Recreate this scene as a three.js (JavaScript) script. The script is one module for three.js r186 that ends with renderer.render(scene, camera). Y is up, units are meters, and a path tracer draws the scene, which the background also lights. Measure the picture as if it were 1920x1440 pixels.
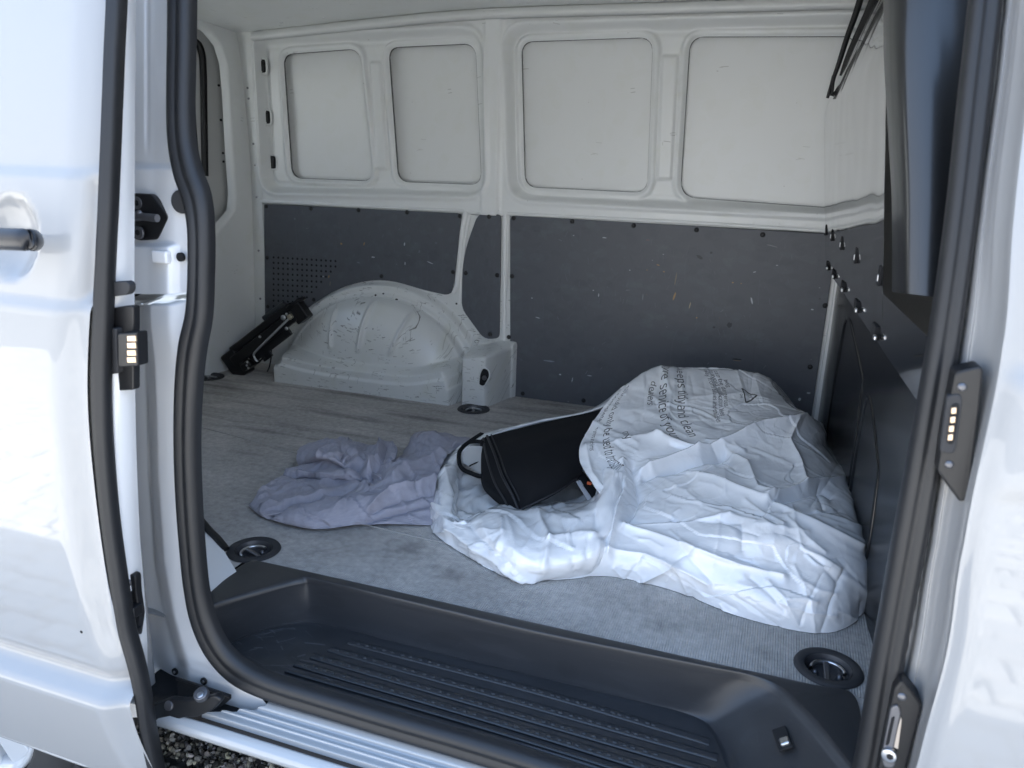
import * as THREE from 'three';
import { mergeGeometries, mergeVertices } from 'three/addons/utils/BufferGeometryUtils.js';
import { RoundedBoxGeometry } from 'three/addons/geometries/RoundedBoxGeometry.js';
import { ImprovedNoise } from 'three/addons/math/ImprovedNoise.js';

// ---------------------------------------------------------------- camera, sky, sun
// metres; the van's load floor is y = 0, the street is y = -0.58; x = towards the van's front, z = out of the open door
const scene = new THREE.Scene();
const V = (x, y, z) => new THREE.Vector3(x, y, z);
const F = 1444.41, PITCH = 0.27102, ROLL = 0.03202, YAW = 0.3332, GROUND = -0.58;
const EYE = V(0, 0.86, 0);
const FWD = V(-Math.sin(YAW) * Math.cos(PITCH), -Math.sin(PITCH), -Math.cos(YAW) * Math.cos(PITCH));
const R0 = V(Math.cos(YAW), 0, -Math.sin(YAW)), U0 = new THREE.Vector3().crossVectors(R0, FWD);
const RIGHT = R0.clone().multiplyScalar(Math.cos(ROLL)).addScaledVector(U0, Math.sin(ROLL));
const UP = U0.clone().multiplyScalar(Math.cos(ROLL)).addScaledVector(R0, -Math.sin(ROLL));
const camera = new THREE.PerspectiveCamera(2 * Math.atan(720 / F) * 180 / Math.PI, 4 / 3, 0.05, 400);
camera.position.copy(EYE);
camera.quaternion.setFromRotationMatrix(new THREE.Matrix4().makeBasis(RIGHT, UP, FWD.clone().negate()));
camera.updateMatrixWorld();
camera.focus = 2.0; camera.userData.fStop = 6;

const SUN = V(0.22, 1.5, -1).normalize();
{
  const w = 256, h = 128, d = new Float32Array(w * h * 4), N = new ImprovedNoise();
  for (let j = 0; j < h; j++) for (let i = 0; i < w; i++) {
    const el = ((j + 0.5) / h - 0.5) * Math.PI, az = ((i + 0.5) / w) * 2 * Math.PI - Math.PI;
    const p = V(Math.cos(el) * Math.cos(az), Math.sin(el), Math.cos(el) * Math.sin(az));
    const t = Math.max(0, p.y), k = Math.pow(1 - t, 2.6), glow = Math.pow(Math.max(0, p.dot(SUN)), 24);
    const n = 0.5 + 0.5 * N.noise(p.x * 2.2 + 5, p.y * 4, p.z * 2.2);
    const cl = Math.max(0, n - 0.52) * 0.5 * k;
    const o = (j * w + i) * 4;
    d[o] = 0.155 + 0.31 * k + 0.5 * glow + cl; d[o + 1] = 0.252 + 0.205 * k + 0.45 * glow + cl; d[o + 2] = 0.43 + 0.01 * k + 0.35 * glow + cl; d[o + 3] = 1;
  }
  const t = new THREE.DataTexture(d, w, h, THREE.RGBAFormat, THREE.FloatType);
  t.mapping = THREE.EquirectangularReflectionMapping; t.magFilter = THREE.LinearFilter; t.minFilter = THREE.LinearFilter; t.needsUpdate = true;
  scene.background = t; scene.environment = t;
}
const sun = new THREE.DirectionalLight(new THREE.Color(1, 0.97, 0.92), 4.6);
sun.position.copy(SUN).multiplyScalar(30); sun.castShadow = true; sun.shadow.mapSize.set(2048, 2048);
Object.assign(sun.shadow.camera, { left: -8, right: 8, top: 8, bottom: -8, near: 1, far: 80 });
scene.add(sun, sun.target);
const EXPOSURE = 5.8;

// ---------------------------------------------------------------- helpers
const noise = new ImprovedNoise();
const nz = (x, y, z = 0) => noise.noise(x, y, z);
let seedv = 7;
const rnd = () => { seedv = (seedv * 1664525 + 1013904223) >>> 0; return seedv / 4294967296; };
const rr = (a, b) => a + (b - a) * rnd();
const clamp = (x, a = 0, b = 1) => Math.min(b, Math.max(a, x));
const sm = (a, b, x) => { const t = clamp((x - a) / (b - a)); return t * t * (3 - 2 * t); };
const lerp = (a, b, t) => a + (b - a) * t;
// how far the body side leans inwards with height (tumblehome)
const lean = (y) => (y > 0.45 ? -0.11 * Math.pow((y - 0.45) / 0.7, 1.6) : 0);
const dirOf = (u, v) => FWD.clone().addScaledVector(RIGHT, (u - 960) / F).addScaledVector(UP, (720 - v) / F);
const onY = (u, v, y) => { const d = dirOf(u, v); return EYE.clone().addScaledVector(d, (y - EYE.y) / d.y); };
const onZ = (u, v, z) => { const d = dirOf(u, v); return EYE.clone().addScaledVector(d, z / d.z); };
const onX = (u, v, x) => { const d = dirOf(u, v); return EYE.clone().addScaledVector(d, x / d.x); };
const onPlane = (u, v, p0, n) => { const d = dirOf(u, v); return EYE.clone().addScaledVector(d, p0.clone().sub(EYE).dot(n) / d.dot(n)); };
const onBody = (u, v, z0) => { let p = onZ(u, v, z0); for (let i = 0; i < 8; i++) p = onZ(u, v, z0 + lean(p.y)); return p; };
// piecewise linear / smooth lookups
const pl = (pts, x) => { if (x <= pts[0][0]) return pts[0][1]; for (let i = 1; i < pts.length; i++) if (x <= pts[i][0]) return lerp(pts[i - 1][1], pts[i][1], (x - pts[i - 1][0]) / (pts[i][0] - pts[i - 1][0])); return pts[pts.length - 1][1]; };
const cr1 = (a, b, c, d, t) => 0.5 * (2 * b + (c - a) * t + (2 * a - 5 * b + 4 * c - d) * t * t + (3 * b - a - 3 * c + d) * t * t * t);
const crAt = (arr, x) => { // Catmull-Rom through array of number arrays, x in 0..n-1
  const n = arr.length, i = Math.min(n - 2, Math.max(0, Math.floor(x))), t = x - i;
  const a = arr[Math.max(0, i - 1)], b = arr[i], c = arr[i + 1], d = arr[Math.min(n - 1, i + 2)];
  return b.map((_, k) => cr1(a[k], b[k], c[k], d[k], t));
};
const smoothPl = (pts, x) => { // smooth curve x -> value through [x, value] pairs
  if (x <= pts[0][0]) return pts[0][1];
  for (let i = 1; i < pts.length; i++) if (x <= pts[i][0]) {
    const t = (x - pts[i - 1][0]) / (pts[i][0] - pts[i - 1][0]);
    return cr1(pts[Math.max(0, i - 2)][1], pts[i - 1][1], pts[i][1], pts[Math.min(pts.length - 1, i + 1)][1], t);
  }
  return pts[pts.length - 1][1];
};
const curve3 = (pts, n, closed = false) => new THREE.CatmullRomCurve3(pts, closed, 'catmullrom', 0.5).getPoints(n);

function numbered(name, parent) {
  const taken = new Set(parent.children.map((c) => c.name));
  if (!taken.has(name)) return name;
  for (let i = 1; ; i++) { const n = name + '_' + String(i).padStart(3, '0'); if (!taken.has(n)) return n; }
}
const counts = new Map();
function nameIn(name, parent) { // fast counter per parent
  const key = parent.uuid + name, c = counts.get(key) || 0; counts.set(key, c + 1);
  return c ? name + '_' + String(c).padStart(3, '0') : name;
}
function part(name, geo, mat, parent, label) {
  const m = new THREE.Mesh(geo, mat); m.name = nameIn(name, parent); m.castShadow = m.receiveShadow = true;
  if (label) m.userData.label = label;
  parent.add(m); return m;
}
function tag(o, label, category, group) { o.userData.label = label; o.userData.category = category; if (group) o.userData.group = group; return o; }
function thing(name, label, category, pos = V(0, 0, 0)) { const g = new THREE.Group(); g.name = nameIn(name, scene); g.position.copy(pos); scene.add(g); return tag(g, label, category); }

function grid(nu, nv, fn, uvFn) { // fn(s, t) -> Vector3
  const pos = [], uv = [], idx = [];
  for (let j = 0; j <= nv; j++) for (let i = 0; i <= nu; i++) {
    const s = i / nu, t = j / nv, p = fn(s, t, i, j); pos.push(p.x, p.y, p.z);
    if (uvFn) uv.push(...uvFn(s, t, p)); else uv.push(s, t);
  }
  for (let j = 0; j < nv; j++) for (let i = 0; i < nu; i++) { const a = j * (nu + 1) + i, b = a + 1, c = a + nu + 1, d = c + 1; idx.push(a, b, d, a, d, c); }
  const g = new THREE.BufferGeometry();
  g.setAttribute('position', new THREE.Float32BufferAttribute(pos, 3)); g.setAttribute('uv', new THREE.Float32BufferAttribute(uv, 2)); g.setIndex(idx); g.computeVertexNormals(); return g;
}
function sweep(path, sect, closedPath = false, out = V(0, 0, 1)) { // sect: array of [a, b] or (i) => array; a along N (in-plane), b along out
  const n = path.length, rows = [];
  for (let i = 0; i < n; i++) {
    const a = path[closedPath ? (i - 1 + n) % n : Math.max(0, i - 1)], b = path[closedPath ? (i + 1) % n : Math.min(n - 1, i + 1)];
    const T = b.clone().sub(a).normalize(), N = new THREE.Vector3().crossVectors(T, out).normalize(), B = new THREE.Vector3().crossVectors(N, T).normalize();
    const s = typeof sect === 'function' ? sect(i) : sect;
    rows.push(s.map(([x, y]) => path[i].clone().addScaledVector(N, x).addScaledVector(B, y)));
  }
  if (closedPath) rows.push(rows[0]);
  const m = rows[0].length;
  return grid(m, rows.length - 1, (s, t, i, j) => rows[j][i % m]);
}
const ellipseSect = (a, b, n = 14) => Array.from({ length: n }, (_, i) => { const t = -i / n * 2 * Math.PI; return [a * Math.cos(t), b * Math.sin(t)]; });
function tube(pts, r, n = 40, seg = 8, closed = false) { return new THREE.TubeGeometry(new THREE.CatmullRomCurve3(pts, closed, 'catmullrom', 0.4), n, r, seg, closed); }
function rod(a, b, r, seg = 14, r2 = r) { // cylinder between two points
  const d = b.clone().sub(a), g = new THREE.CylinderGeometry(r2, r, d.length(), seg);
  g.applyQuaternion(new THREE.Quaternion().setFromUnitVectors(V(0, 1, 0), d.clone().normalize())); g.translate(...a.clone().add(b).multiplyScalar(0.5).toArray()); return g;
}
function disc(c, n, r, h, seg = 20, dome = 0) { // a puck (or domed head) at c facing n
  const prof = dome ? [[0.0001, h], [r * 0.45, h * 0.93], [r * 0.8, h * 0.65], [r, h * 0.2], [r, 0]] : [[0.0001, h], [r * 0.86, h], [r, h * 0.8], [r, 0]];
  const g = new THREE.LatheGeometry(prof.map(([x, y]) => new THREE.Vector2(x, y)), seg);
  g.applyQuaternion(new THREE.Quaternion().setFromUnitVectors(V(0, 1, 0), n.clone().normalize())); g.translate(c.x, c.y, c.z); return g;
}
function roundPoly(pts, r, n = 6) { // pts: [x, y]; r number or array; rounded corner outline
  const out = [], m = pts.length;
  for (let i = 0; i < m; i++) {
    const p = pts[i], a = pts[(i - 1 + m) % m], b = pts[(i + 1) % m], R = Array.isArray(r) ? r[i] : r;
    const la = Math.hypot(a[0] - p[0], a[1] - p[1]), lb = Math.hypot(b[0] - p[0], b[1] - p[1]), k = Math.min(R, la * 0.48, lb * 0.48);
    if (k < 1e-5) { out.push(p); continue; }
    const A = [p[0] + (a[0] - p[0]) / la * k, p[1] + (a[1] - p[1]) / la * k], B = [p[0] + (b[0] - p[0]) / lb * k, p[1] + (b[1] - p[1]) / lb * k];
    for (let j = 0; j <= n; j++) { const t = j / n; out.push([(1 - t) ** 2 * A[0] + 2 * t * (1 - t) * p[0] + t * t * B[0], (1 - t) ** 2 * A[1] + 2 * t * (1 - t) * p[1] + t * t * B[1]]); }
  }
  return out;
}
const onWall = (pts, z = WALL) => pts.map(([u, v]) => { const p = onZ(u, v, z); return [p.x, p.y]; });
function shapeOf(poly) { return new THREE.Shape(poly.map(([x, y]) => new THREE.Vector2(x, y))); }
function plate(poly, z, depth, bevel = 0.0015, holes = []) { // extruded outline in x, y; front face at z + depth
  const s = shapeOf(poly); s.holes = holes.map((h) => new THREE.Path(h.map(([x, y]) => new THREE.Vector2(x, y))));
  const g = new THREE.ExtrudeGeometry(s, { depth: depth - 2 * bevel, bevelEnabled: bevel > 0, bevelThickness: bevel, bevelSize: bevel, bevelOffset: -bevel, bevelSegments: 2, curveSegments: 8 });
  g.translate(0, 0, z + bevel); return g;
}
function sdPoly(x, y, P) { // signed distance, negative inside
  let d = 1e9, inside = false;
  for (let i = 0, j = P.length - 1; i < P.length; j = i++) {
    const ax = P[j][0], ay = P[j][1], bx = P[i][0], by = P[i][1], ex = bx - ax, ey = by - ay, wx = x - ax, wy = y - ay;
    const t = clamp((wx * ex + wy * ey) / (ex * ex + ey * ey || 1e-12)), qx = wx - ex * t, qy = wy - ey * t; d = Math.min(d, qx * qx + qy * qy);
    if ((by > y) !== (ay > y) && x < (ax - bx) * (y - by) / (ay - by) + bx) inside = !inside;
  }
  return (inside ? -1 : 1) * Math.sqrt(d);
}
function distLine(u, v, P) { let d = 1e9; for (let i = 1; i < P.length; i++) { const [ax, ay] = P[i - 1], [bx, by] = P[i], ex = bx - ax, ey = by - ay, t = clamp(((u - ax) * ex + (v - ay) * ey) / (ex * ex + ey * ey)); d = Math.min(d, Math.hypot(u - ax - ex * t, v - ay - ey * t)); } return d; }
const merge = (list) => mergeGeometries(list.map((g) => { const h = g.index ? g.toNonIndexed() : g; for (const k of Object.keys(h.attributes)) if (!['position', 'normal', 'uv'].includes(k)) h.deleteAttribute(k); return h; }));
const block = (w, h, d, x, y, z, r = 0.004) => { const g = new RoundedBoxGeometry(w, h, d, 2, Math.min(r, w / 2.1, h / 2.1, d / 2.1)); g.translate(x, y, z); return g; };

// ---------------------------------------------------------------- materials
function canvasTex(w, h, draw, srgb = true) { const c = document.createElement('canvas'); c.width = w; c.height = h; draw(c.getContext('2d'), w, h); const t = new THREE.CanvasTexture(c); if (srgb) t.colorSpace = THREE.SRGBColorSpace; t.wrapS = t.wrapT = THREE.RepeatWrapping; t.magFilter = THREE.LinearFilter; t.anisotropy = 8; return t; }
function dataTex(w, h, fn, srgb = true) {
  const d = new Uint8Array(w * h * 4);
  for (let j = 0; j < h; j++) for (let i = 0; i < w; i++) { const c = fn(i / w, j / h); const o = (j * w + i) * 4; d[o] = clamp(c[0], 0, 255); d[o + 1] = clamp(c[1], 0, 255); d[o + 2] = clamp(c[2], 0, 255); d[o + 3] = 255; }
  const t = new THREE.DataTexture(d, w, h); if (srgb) t.colorSpace = THREE.SRGBColorSpace; t.wrapS = t.wrapT = THREE.RepeatWrapping; t.magFilter = THREE.LinearFilter; t.minFilter = THREE.LinearMipmapLinearFilter; t.generateMipmaps = true; t.needsUpdate = true; return t;
}
const std = (c, rough, o = {}) => new THREE.MeshStandardMaterial({ color: new THREE.Color(...(Array.isArray(c) ? c : [c, c, c])), roughness: rough, ...o });
const phy = (c, rough, o = {}) => new THREE.MeshPhysicalMaterial({ color: new THREE.Color(...(Array.isArray(c) ? c : [c, c, c])), roughness: rough, ...o });
const fbm = (x, y, z = 0, o = 4) => { let s = 0, a = 0.5; for (let i = 0; i < o; i++) { s += a * nz(x, y, z + i * 7.3); x *= 2.03; y *= 2.03; a *= 0.5; } return s; };
const DS = { side: THREE.DoubleSide };
const M = {};
M.dimmedPaint = phy([0.315, 0.315, 0.313], 0.4, { clearcoat: 1, clearcoatRoughness: 0.03, ...DS });  // outer skins: the white van paint, darkened in colour against the bright light
M.post = phy([0.78, 0.785, 0.79], 0.35, { clearcoat: 1, clearcoatRoughness: 0.06, ...DS });  // same white paint in a lighter copy, to lift the shaded posts
M.inner = phy([0.735, 0.75, 0.738], 0.42, { clearcoat: 0.5, clearcoatRoughness: 0.25, ...DS });
M.rubber = std([0.014, 0.0145, 0.016], 0.48, DS);
M.rubberSoft = std([0.03, 0.03, 0.032], 0.75, DS);
M.black = std([0.008, 0.008, 0.009], 0.45, DS);
M.blackMatt = std([0.01, 0.01, 0.011], 0.9, DS);
M.steel = std([0.55, 0.56, 0.58], 0.3, { metalness: 1 });
M.darkSteel = std([0.16, 0.16, 0.17], 0.4, { metalness: 0.8 });
M.brass = std([0.85, 0.62, 0.42], 0.3, { metalness: 0.6 });
M.silver = phy([0.40, 0.41, 0.415], 0.32, { clearcoat: 0.8, clearcoatRoughness: 0.1, ...DS });

const WALL = -2.77;

// ================================================================ THE SETTING: street
{
  const asphalt = dataTex(512, 512, (u, v) => { const a = 150 + 26 * fbm(u * 8, v * 8, 3) + 40 * nz(u * 180, v * 180, 1); return [a, a * 0.99, a * 0.96]; });
  asphalt.repeat.set(0.5, 0.5);
  const g = new THREE.PlaneGeometry(240, 240, 1, 1); g.rotateX(-Math.PI / 2); g.translate(0, GROUND - 0.012, 0);
  const uv = g.attributes.uv; for (let i = 0; i < uv.count; i++) uv.setXY(i, uv.getX(i) * 240, uv.getY(i) * 240);
  const gr = part('ground', g, std(0.5, 0.95, { map: asphalt }), scene, 'pale stone street surface under and around the van'); gr.userData.kind = 'structure';
}
// setts in front of the van: they show as the mirror image in the sliding door
{
  const pave = new THREE.Group(); pave.name = 'cobbled_pavement'; scene.add(pave); pave.userData = { label: 'street paved with pale worn setts beside the van', kind: 'structure' };
  const mats = [0.50, 0.55, 0.60, 0.46].map((c, i) => std([c, c * 0.97, c * 0.91], 0.8));
  const sett = (w, d) => { const g = new RoundedBoxGeometry(w, 0.05, d, 1, 0.014); const p = g.attributes.position; const o = rr(0, 99);
    for (let i = 0; i < p.count; i++) { const x = p.getX(i), y = p.getY(i), z = p.getZ(i); p.setXYZ(i, x + 0.008 * nz(x * 20 + o, z * 20, y * 9), y + 0.006 * nz(x * 14, z * 14, o), z + 0.008 * nz(z * 20 - o, x * 20, y * 9)); }
    g.computeVertexNormals(); return g; };
  const shapes = Array.from({ length: 8 }, () => sett(0.165, 0.115));
  const spots = [];
  for (let j = 0; j < 60; j++) for (let i = -60; i < 26; i++) {
    const z = -0.42 + j * 0.128, x = i * 0.178 + (j % 2) * 0.089 + 0.02 * Math.sin(j * 3.1);
    spots.push([x, z + 0.012 * Math.sin(i * 1.7 + j), rr(-0.07, 0.07), rr(-0.004, 0.004), (i * 7 + j * 3 + 8000) % 8, Math.floor(rr(0, 4))]);
  }
  const near = spots.slice().sort((a, b) => Math.hypot(a[0] + 2.4, a[1] - 0.6) - Math.hypot(b[0] + 2.4, b[1] - 0.6));
  near.slice(0, 280).forEach(([x, z, r, y, k, m]) => { const s = part('sett', shapes[k], mats[m], pave); s.position.set(x, GROUND - 0.012 + y, z); s.rotation.y = r; });
  const rest = near.slice(280), im = new THREE.InstancedMesh(shapes[0], mats[1], rest.length), M4 = new THREE.Matrix4(), Q = new THREE.Quaternion(), E = new THREE.Euler();
  rest.forEach(([x, z, r, y, k, m], i) => { M4.compose(V(x, GROUND - 0.012 + y, z), Q.setFromEuler(E.set(0, r, 0)), V(1, 1, 1)); im.setMatrixAt(i, M4); const c = [0.85, 0.95, 1.08, 0.78][m]; im.setColorAt(i, new THREE.Color(c, c, c)); });
  im.name = 'distant_setts'; im.userData.kind = 'stuff'; im.castShadow = im.receiveShadow = true; pave.add(im);
  // stone slabs and loose gravel under the sill
  const slabM = std([0.34, 0.34, 0.33], 0.9, { map: dataTex(256, 256, (u, v) => { const a = 190 + 60 * fbm(u * 6, v * 6, 9) + 40 * nz(u * 90, v * 90, 4); return [a, a, a * 0.97]; }) });
  const kerb = new THREE.Group(); kerb.name = 'kerb_stones'; scene.add(kerb); kerb.userData = { label: 'dark grey flat kerb stones under the sill of the van', kind: 'structure' };
  for (const [u0, v0, u1, v1] of [[286, 1372, 620, 1500]]) {
    const a = onY(u0, v0, GROUND), b = onY(u1, v1, GROUND);
    const ang = Math.atan2(-(b.z - a.z), b.x - a.x), len = 0.62;
    for (let k = -2; k < 3; k++) for (const [off, w] of [[-0.16, 0.2], [0.22, 0.24], [0.5, 0.28]]) {
      const g = new RoundedBoxGeometry(len - 0.012, 0.05, w, 2, 0.008); g.rotateY(0); const s = part('kerb_stone', g, slabM, kerb);
      s.position.set(-1.2 + k * len + (off > 0 ? 0.25 : 0), GROUND + 0.006, -1.3 + off);
    }
  }
  const gg = new THREE.IcosahedronGeometry(0.011, 0), gp = gg.attributes.position; for (let i = 0; i < gp.count; i++) { const k = 1 + 0.35 * nz(gp.getX(i) * 90, gp.getY(i) * 90, gp.getZ(i) * 90 + 3); gp.setXYZ(i, gp.getX(i) * k, gp.getY(i) * k * 0.7, gp.getZ(i) * k); } gg.computeVertexNormals();
  const NG = 8000, gm = new THREE.InstancedMesh(gg, std(0.3, 0.85), NG);
  for (let i = 0; i < NG; i++) {
    const x = rr(-2.1, -0.2), z = -1.275 + 0.06 * (rnd() + rnd() - 1) + (rnd() < 0.12 ? rr(-0.3, 0.3) : 0), s = rr(0.3, 0.85);
    M4.compose(V(x, GROUND + rr(0.012, 0.042) * (Math.abs(z + 1.28) < 0.07 ? 1 : 0.7), z), Q.setFromEuler(E.set(rr(0, 6), rr(0, 6), rr(0, 6))), V(s, s, s)); gm.setMatrixAt(i, M4);
    const c = Math.pow(rnd(), 2.4) * 1.5 + 0.07; gm.setColorAt(i, new THREE.Color(c, c * rr(0.88, 0.98), c * rr(0.68, 0.9)));
  }
  gm.name = 'gravel'; gm.userData = { label: 'loose brown gravel between kerb stones under the van', kind: 'stuff' }; gm.castShadow = gm.receiveShadow = true; scene.add(gm);
}

// ================================================================ THE VAN
const van = thing('panel_van', 'white panel van standing with its sliding side door open on an empty load space', 'van');

// ---- textures of the load space
const floorMap = dataTex(1024, 1024, (u, v) => { // u along x (-2.35..0.45), v along z (-2.85..-1.0)
  const x = -2.35 + 2.8 * u, z = -2.85 + 1.85 * v;
  let a = 168 + 34 * fbm(x * 3.1, z * 3.1, 1) + 22 * fbm(x * 1.2 + 4, z * 14, 2) * sm(-1.7, -2.1, z) + 16 * nz(x * 60, z * 60, 3) + 14 * nz(x * 160, z * 160, 5);
  const smear = Math.max(0, fbm(x * 2.2 + 3, z * 17, 8)) * sm(-1.55, -1.9, z); a -= 100 * smear;
  const st = fbm(x * 5 + 20, z * 5, 12); a -= 30 * Math.max(0, st - 0.16);
  const dust = fbm(x * 4 - 9, z * 9, 15); a += 26 * Math.max(0, dust);
  for (const [sx, sz, r] of [[-0.75, -1.47, 0.05], [-0.62, -1.4, 0.035], [-0.15, -1.37, 0.03], [-0.88, -1.55, 0.03], [-1.0, -1.5, 0.02], [0.05, -1.36, 0.02]]) { const d = Math.hypot((x - sx) / 1.3, z - sz) / r + 0.8 * nz(x * 40, z * 40, 2); a -= 26 * clamp(1.1 - d); }
  return [a * 1.02, a * 1.0, a * 0.975];
});
const marks = (w, h, base, draw) => canvasTex(w, h, (c, W, H) => { c.fillStyle = base; c.fillRect(0, 0, W, H); draw(c, W, H); });
function speckle(c, W, H, n, cols, s0, s1) { for (let i = 0; i < n; i++) { c.fillStyle = cols[Math.floor(rnd() * cols.length)]; c.globalAlpha = rr(0.25, 0.9); const s = rr(s0, s1); c.beginPath(); c.ellipse(rnd() * W, rnd() * H, s, s * rr(0.3, 1), rr(0, 3), 0, 7); c.fill(); } c.globalAlpha = 1; }
function scratch(c, x, y, l, ang, w, col, al = 0.8) { c.strokeStyle = col; c.globalAlpha = al; c.lineWidth = w; c.lineCap = 'round'; c.beginPath(); c.moveTo(x, y); c.quadraticCurveTo(x + Math.cos(ang) * l * 0.5 + rr(-0.08, 0.08) * l, y + Math.sin(ang) * l * 0.5 + rr(-0.08, 0.08) * l, x + Math.cos(ang) * l, y + Math.sin(ang) * l); c.stroke(); c.globalAlpha = 1; }

// lining board: dark grey resin-faced board with chips down to the wood; 1.12 x 0.72 m
const boardMarks = (list, seed) => marks(1024, 1024, '#53565b', (c, W, H) => {
  seedv = seed;
  for (let i = 0; i < 900; i++) { c.globalAlpha = 0.028; c.fillStyle = rnd() < 0.5 ? '#000' : '#9aa'; const s = rr(3, 30); c.beginPath(); c.ellipse(rnd() * W, rnd() * H, s, s * rr(0.2, 1), rr(0, 3), 0, 7); c.fill(); }
  for (let i = 0; i < 140; i++) scratch(c, rnd() * W, rnd() * H, rr(6, 60), Math.PI / 2 + rr(-0.5, 0.5), rr(0.6, 1.6), rnd() < 0.6 ? '#6c7078' : '#33363b', rr(0.08, 0.35));
  for (let i = 0; i < 26; i++) scratch(c, rnd() * W, rnd() * H, rr(4, 22), rr(0, 3), rr(1, 2), '#8d929a', rr(0.3, 0.7));
  speckle(c, W, H, 26, ['#b9bec4', '#9298a0', '#2a2c30', '#7d6a50'], 0.8, 2.6);
  for (let i = 0; i < 260; i++) { const cx = rr(0.15, 0.85) * W, cy = H * (0.3 + 0.28 * (rnd() + rnd() - 1)); scratch(c, cx, cy, rr(4, 34), Math.PI / 2 + rr(-0.35, 0.35), rr(0.5, 1.2), rnd() < 0.55 ? '#7d828a' : '#3a3d42', rr(0.12, 0.5)); }
  for (let i = 0; i < 60; i++) scratch(c, rnd() * W, rnd() * H * 0.8, rr(60, 240), Math.PI / 2 + rr(-0.06, 0.06), rr(0.6, 3), rnd() < 0.5 ? '#666b72' : '#44474c', rr(0.08, 0.3));
  for (const [x, y, rx0, ry0, a, col] of list) { const rx = Math.max(1.6, rx0 * 0.62), ry = Math.max(1.6, ry0 * 0.66); c.globalAlpha = 0.75; c.fillStyle = col; c.beginPath(); for (let k = 0; k <= 16; k++) { const t = k / 16 * 6.283, q = 1 + 0.45 * nz(Math.cos(t) * 2 + x, Math.sin(t) * 2 + y, 3); const px = Math.cos(t) * rx * q, py = Math.sin(t) * ry * q; c.lineTo(x * W + px * Math.cos(a) - py * Math.sin(a), y * H + px * Math.sin(a) + py * Math.cos(a)); } c.fill(); c.globalAlpha = 1; }
});
const WOOD = '#b58a52', PALE = '#c9ccd0', DK = '#2d2f33';
const chipsC = [];
// pixel-measured chips of the big board, as fractions of that board (u from its left, v from its top)
for (const [px, py, rx, ry, a, col] of [[877, 310, 13, 4, 0.4, WOOD], [810, 340, 5, 3, 0, WOOD], [707, 341, 5, 4, 0, PALE], [908, 246, 5, 3, 0.5, PALE], [975, 495, 7, 32, 0.15, WOOD], [983, 390, 2, 50, 0.05, '#8a7a62'], [1068, 550, 4, 26, 0.1, '#b8a684'], [1108, 626, 6, 5, 0, WOOD], [1325, 415, 7, 5, 0, WOOD], [1375, 421, 5, 3, 0, WOOD], [1438, 522, 6, 26, -0.2, PALE], [1802, 577, 10, 5, 0.5, PALE], [1590, 312, 8, 3, 0, PALE], [1125, 262, 14, 20, -0.7, DK], [1195, 236, 9, 8, 0, DK], [1305, 668, 18, 20, 0, DK], [1212, 683, 10, 8, 0, DK], [555, 146, 17, 4, 0.1, PALE], [370, 133, 6, 3, 0, PALE], [155, 626, 20, 4, 0.3, PALE], [222, 886, 46, 6, 0, '#8f97a3'], [289, 967, 9, 6, 0, '#e8ebee'], [362, 998, 4, 22, 0.1, PALE], [465, 974, 18, 4, 0, PALE], [1350, 876, 34, 7, 0, '#1a1b1d'], [1350, 883, 30, 3, 0, '#a08868'], [912, 350, 8, 4, 0.8, WOOD], [815, 160, 14, 4, 0, '#7b5a5a'], [1455, 352, 12, 3, -0.5, PALE], [785, 500, 3, 26, 0, '#7e848c'], [520, 490, 3, 14, 0, PALE], [488, 462, 6, 4, 0, PALE], [120, 508, 8, 4, 0, PALE], [1560, 195, 40, 3, 0.3, '#85878c'], [1780, 1078, 14, 7, 0, PALE], [1726, 1115, 10, 12, 0, '#e8ebee']]) {
  const U = 960 + px / 3.2, Vv = 400 + py / 3.2, p = onZ(U, Vv, WALL + 0.01); chipsC.push([(p.x + 1.0) / 1.2, (0.7 - p.y) / 0.76, rx * 0.62, ry * 0.95, a, col]);
}
const chipsA = [];
for (const [px, py, rx, ry, a, col] of [[805, 300, 10, 9, 0, WOOD], [938, 300, 5, 16, 0.3, WOOD], [1172, 302, 5, 14, 0.1, '#e8ebee'], [990, 378, 16, 6, 0, PALE], [1175, 414, 5, 14, 0, PALE], [1320, 410, 30, 4, 0.4, PALE], [905, 410, 16, 5, 0.3, '#7a808a'], [733, 490, 6, 14, 0.3, WOOD], [700, 490, 7, 6, 0, PALE], [740, 530, 4, 22, 0.1, '#8a8270'], [535, 155, 9, 10, 0, '#6f7782'], [1258, 345, 6, 14, 0.2, '#6f7782'], [1355, 296, 9, 8, 0, '#676d76']]) {
  const U = 380 + px / 3.097, Vv = 360 + py / 3.097, p = onZ(U, Vv, WALL + 0.01); chipsA.push([(p.x + 2.1) / 0.95, (0.7 - p.y) / 0.76, rx * 0.8, ry * 0.95, a, col]);
}
const boardMat = (t) => std(1, 0.5, { map: t, color: new THREE.Color(0.98, 0.98, 1.0) });
M.boardA = boardMat(boardMarks(chipsA, 11)); M.boardB = boardMat(boardMarks([], 23)); M.boardC = boardMat(boardMarks(chipsC, 37));

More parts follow.
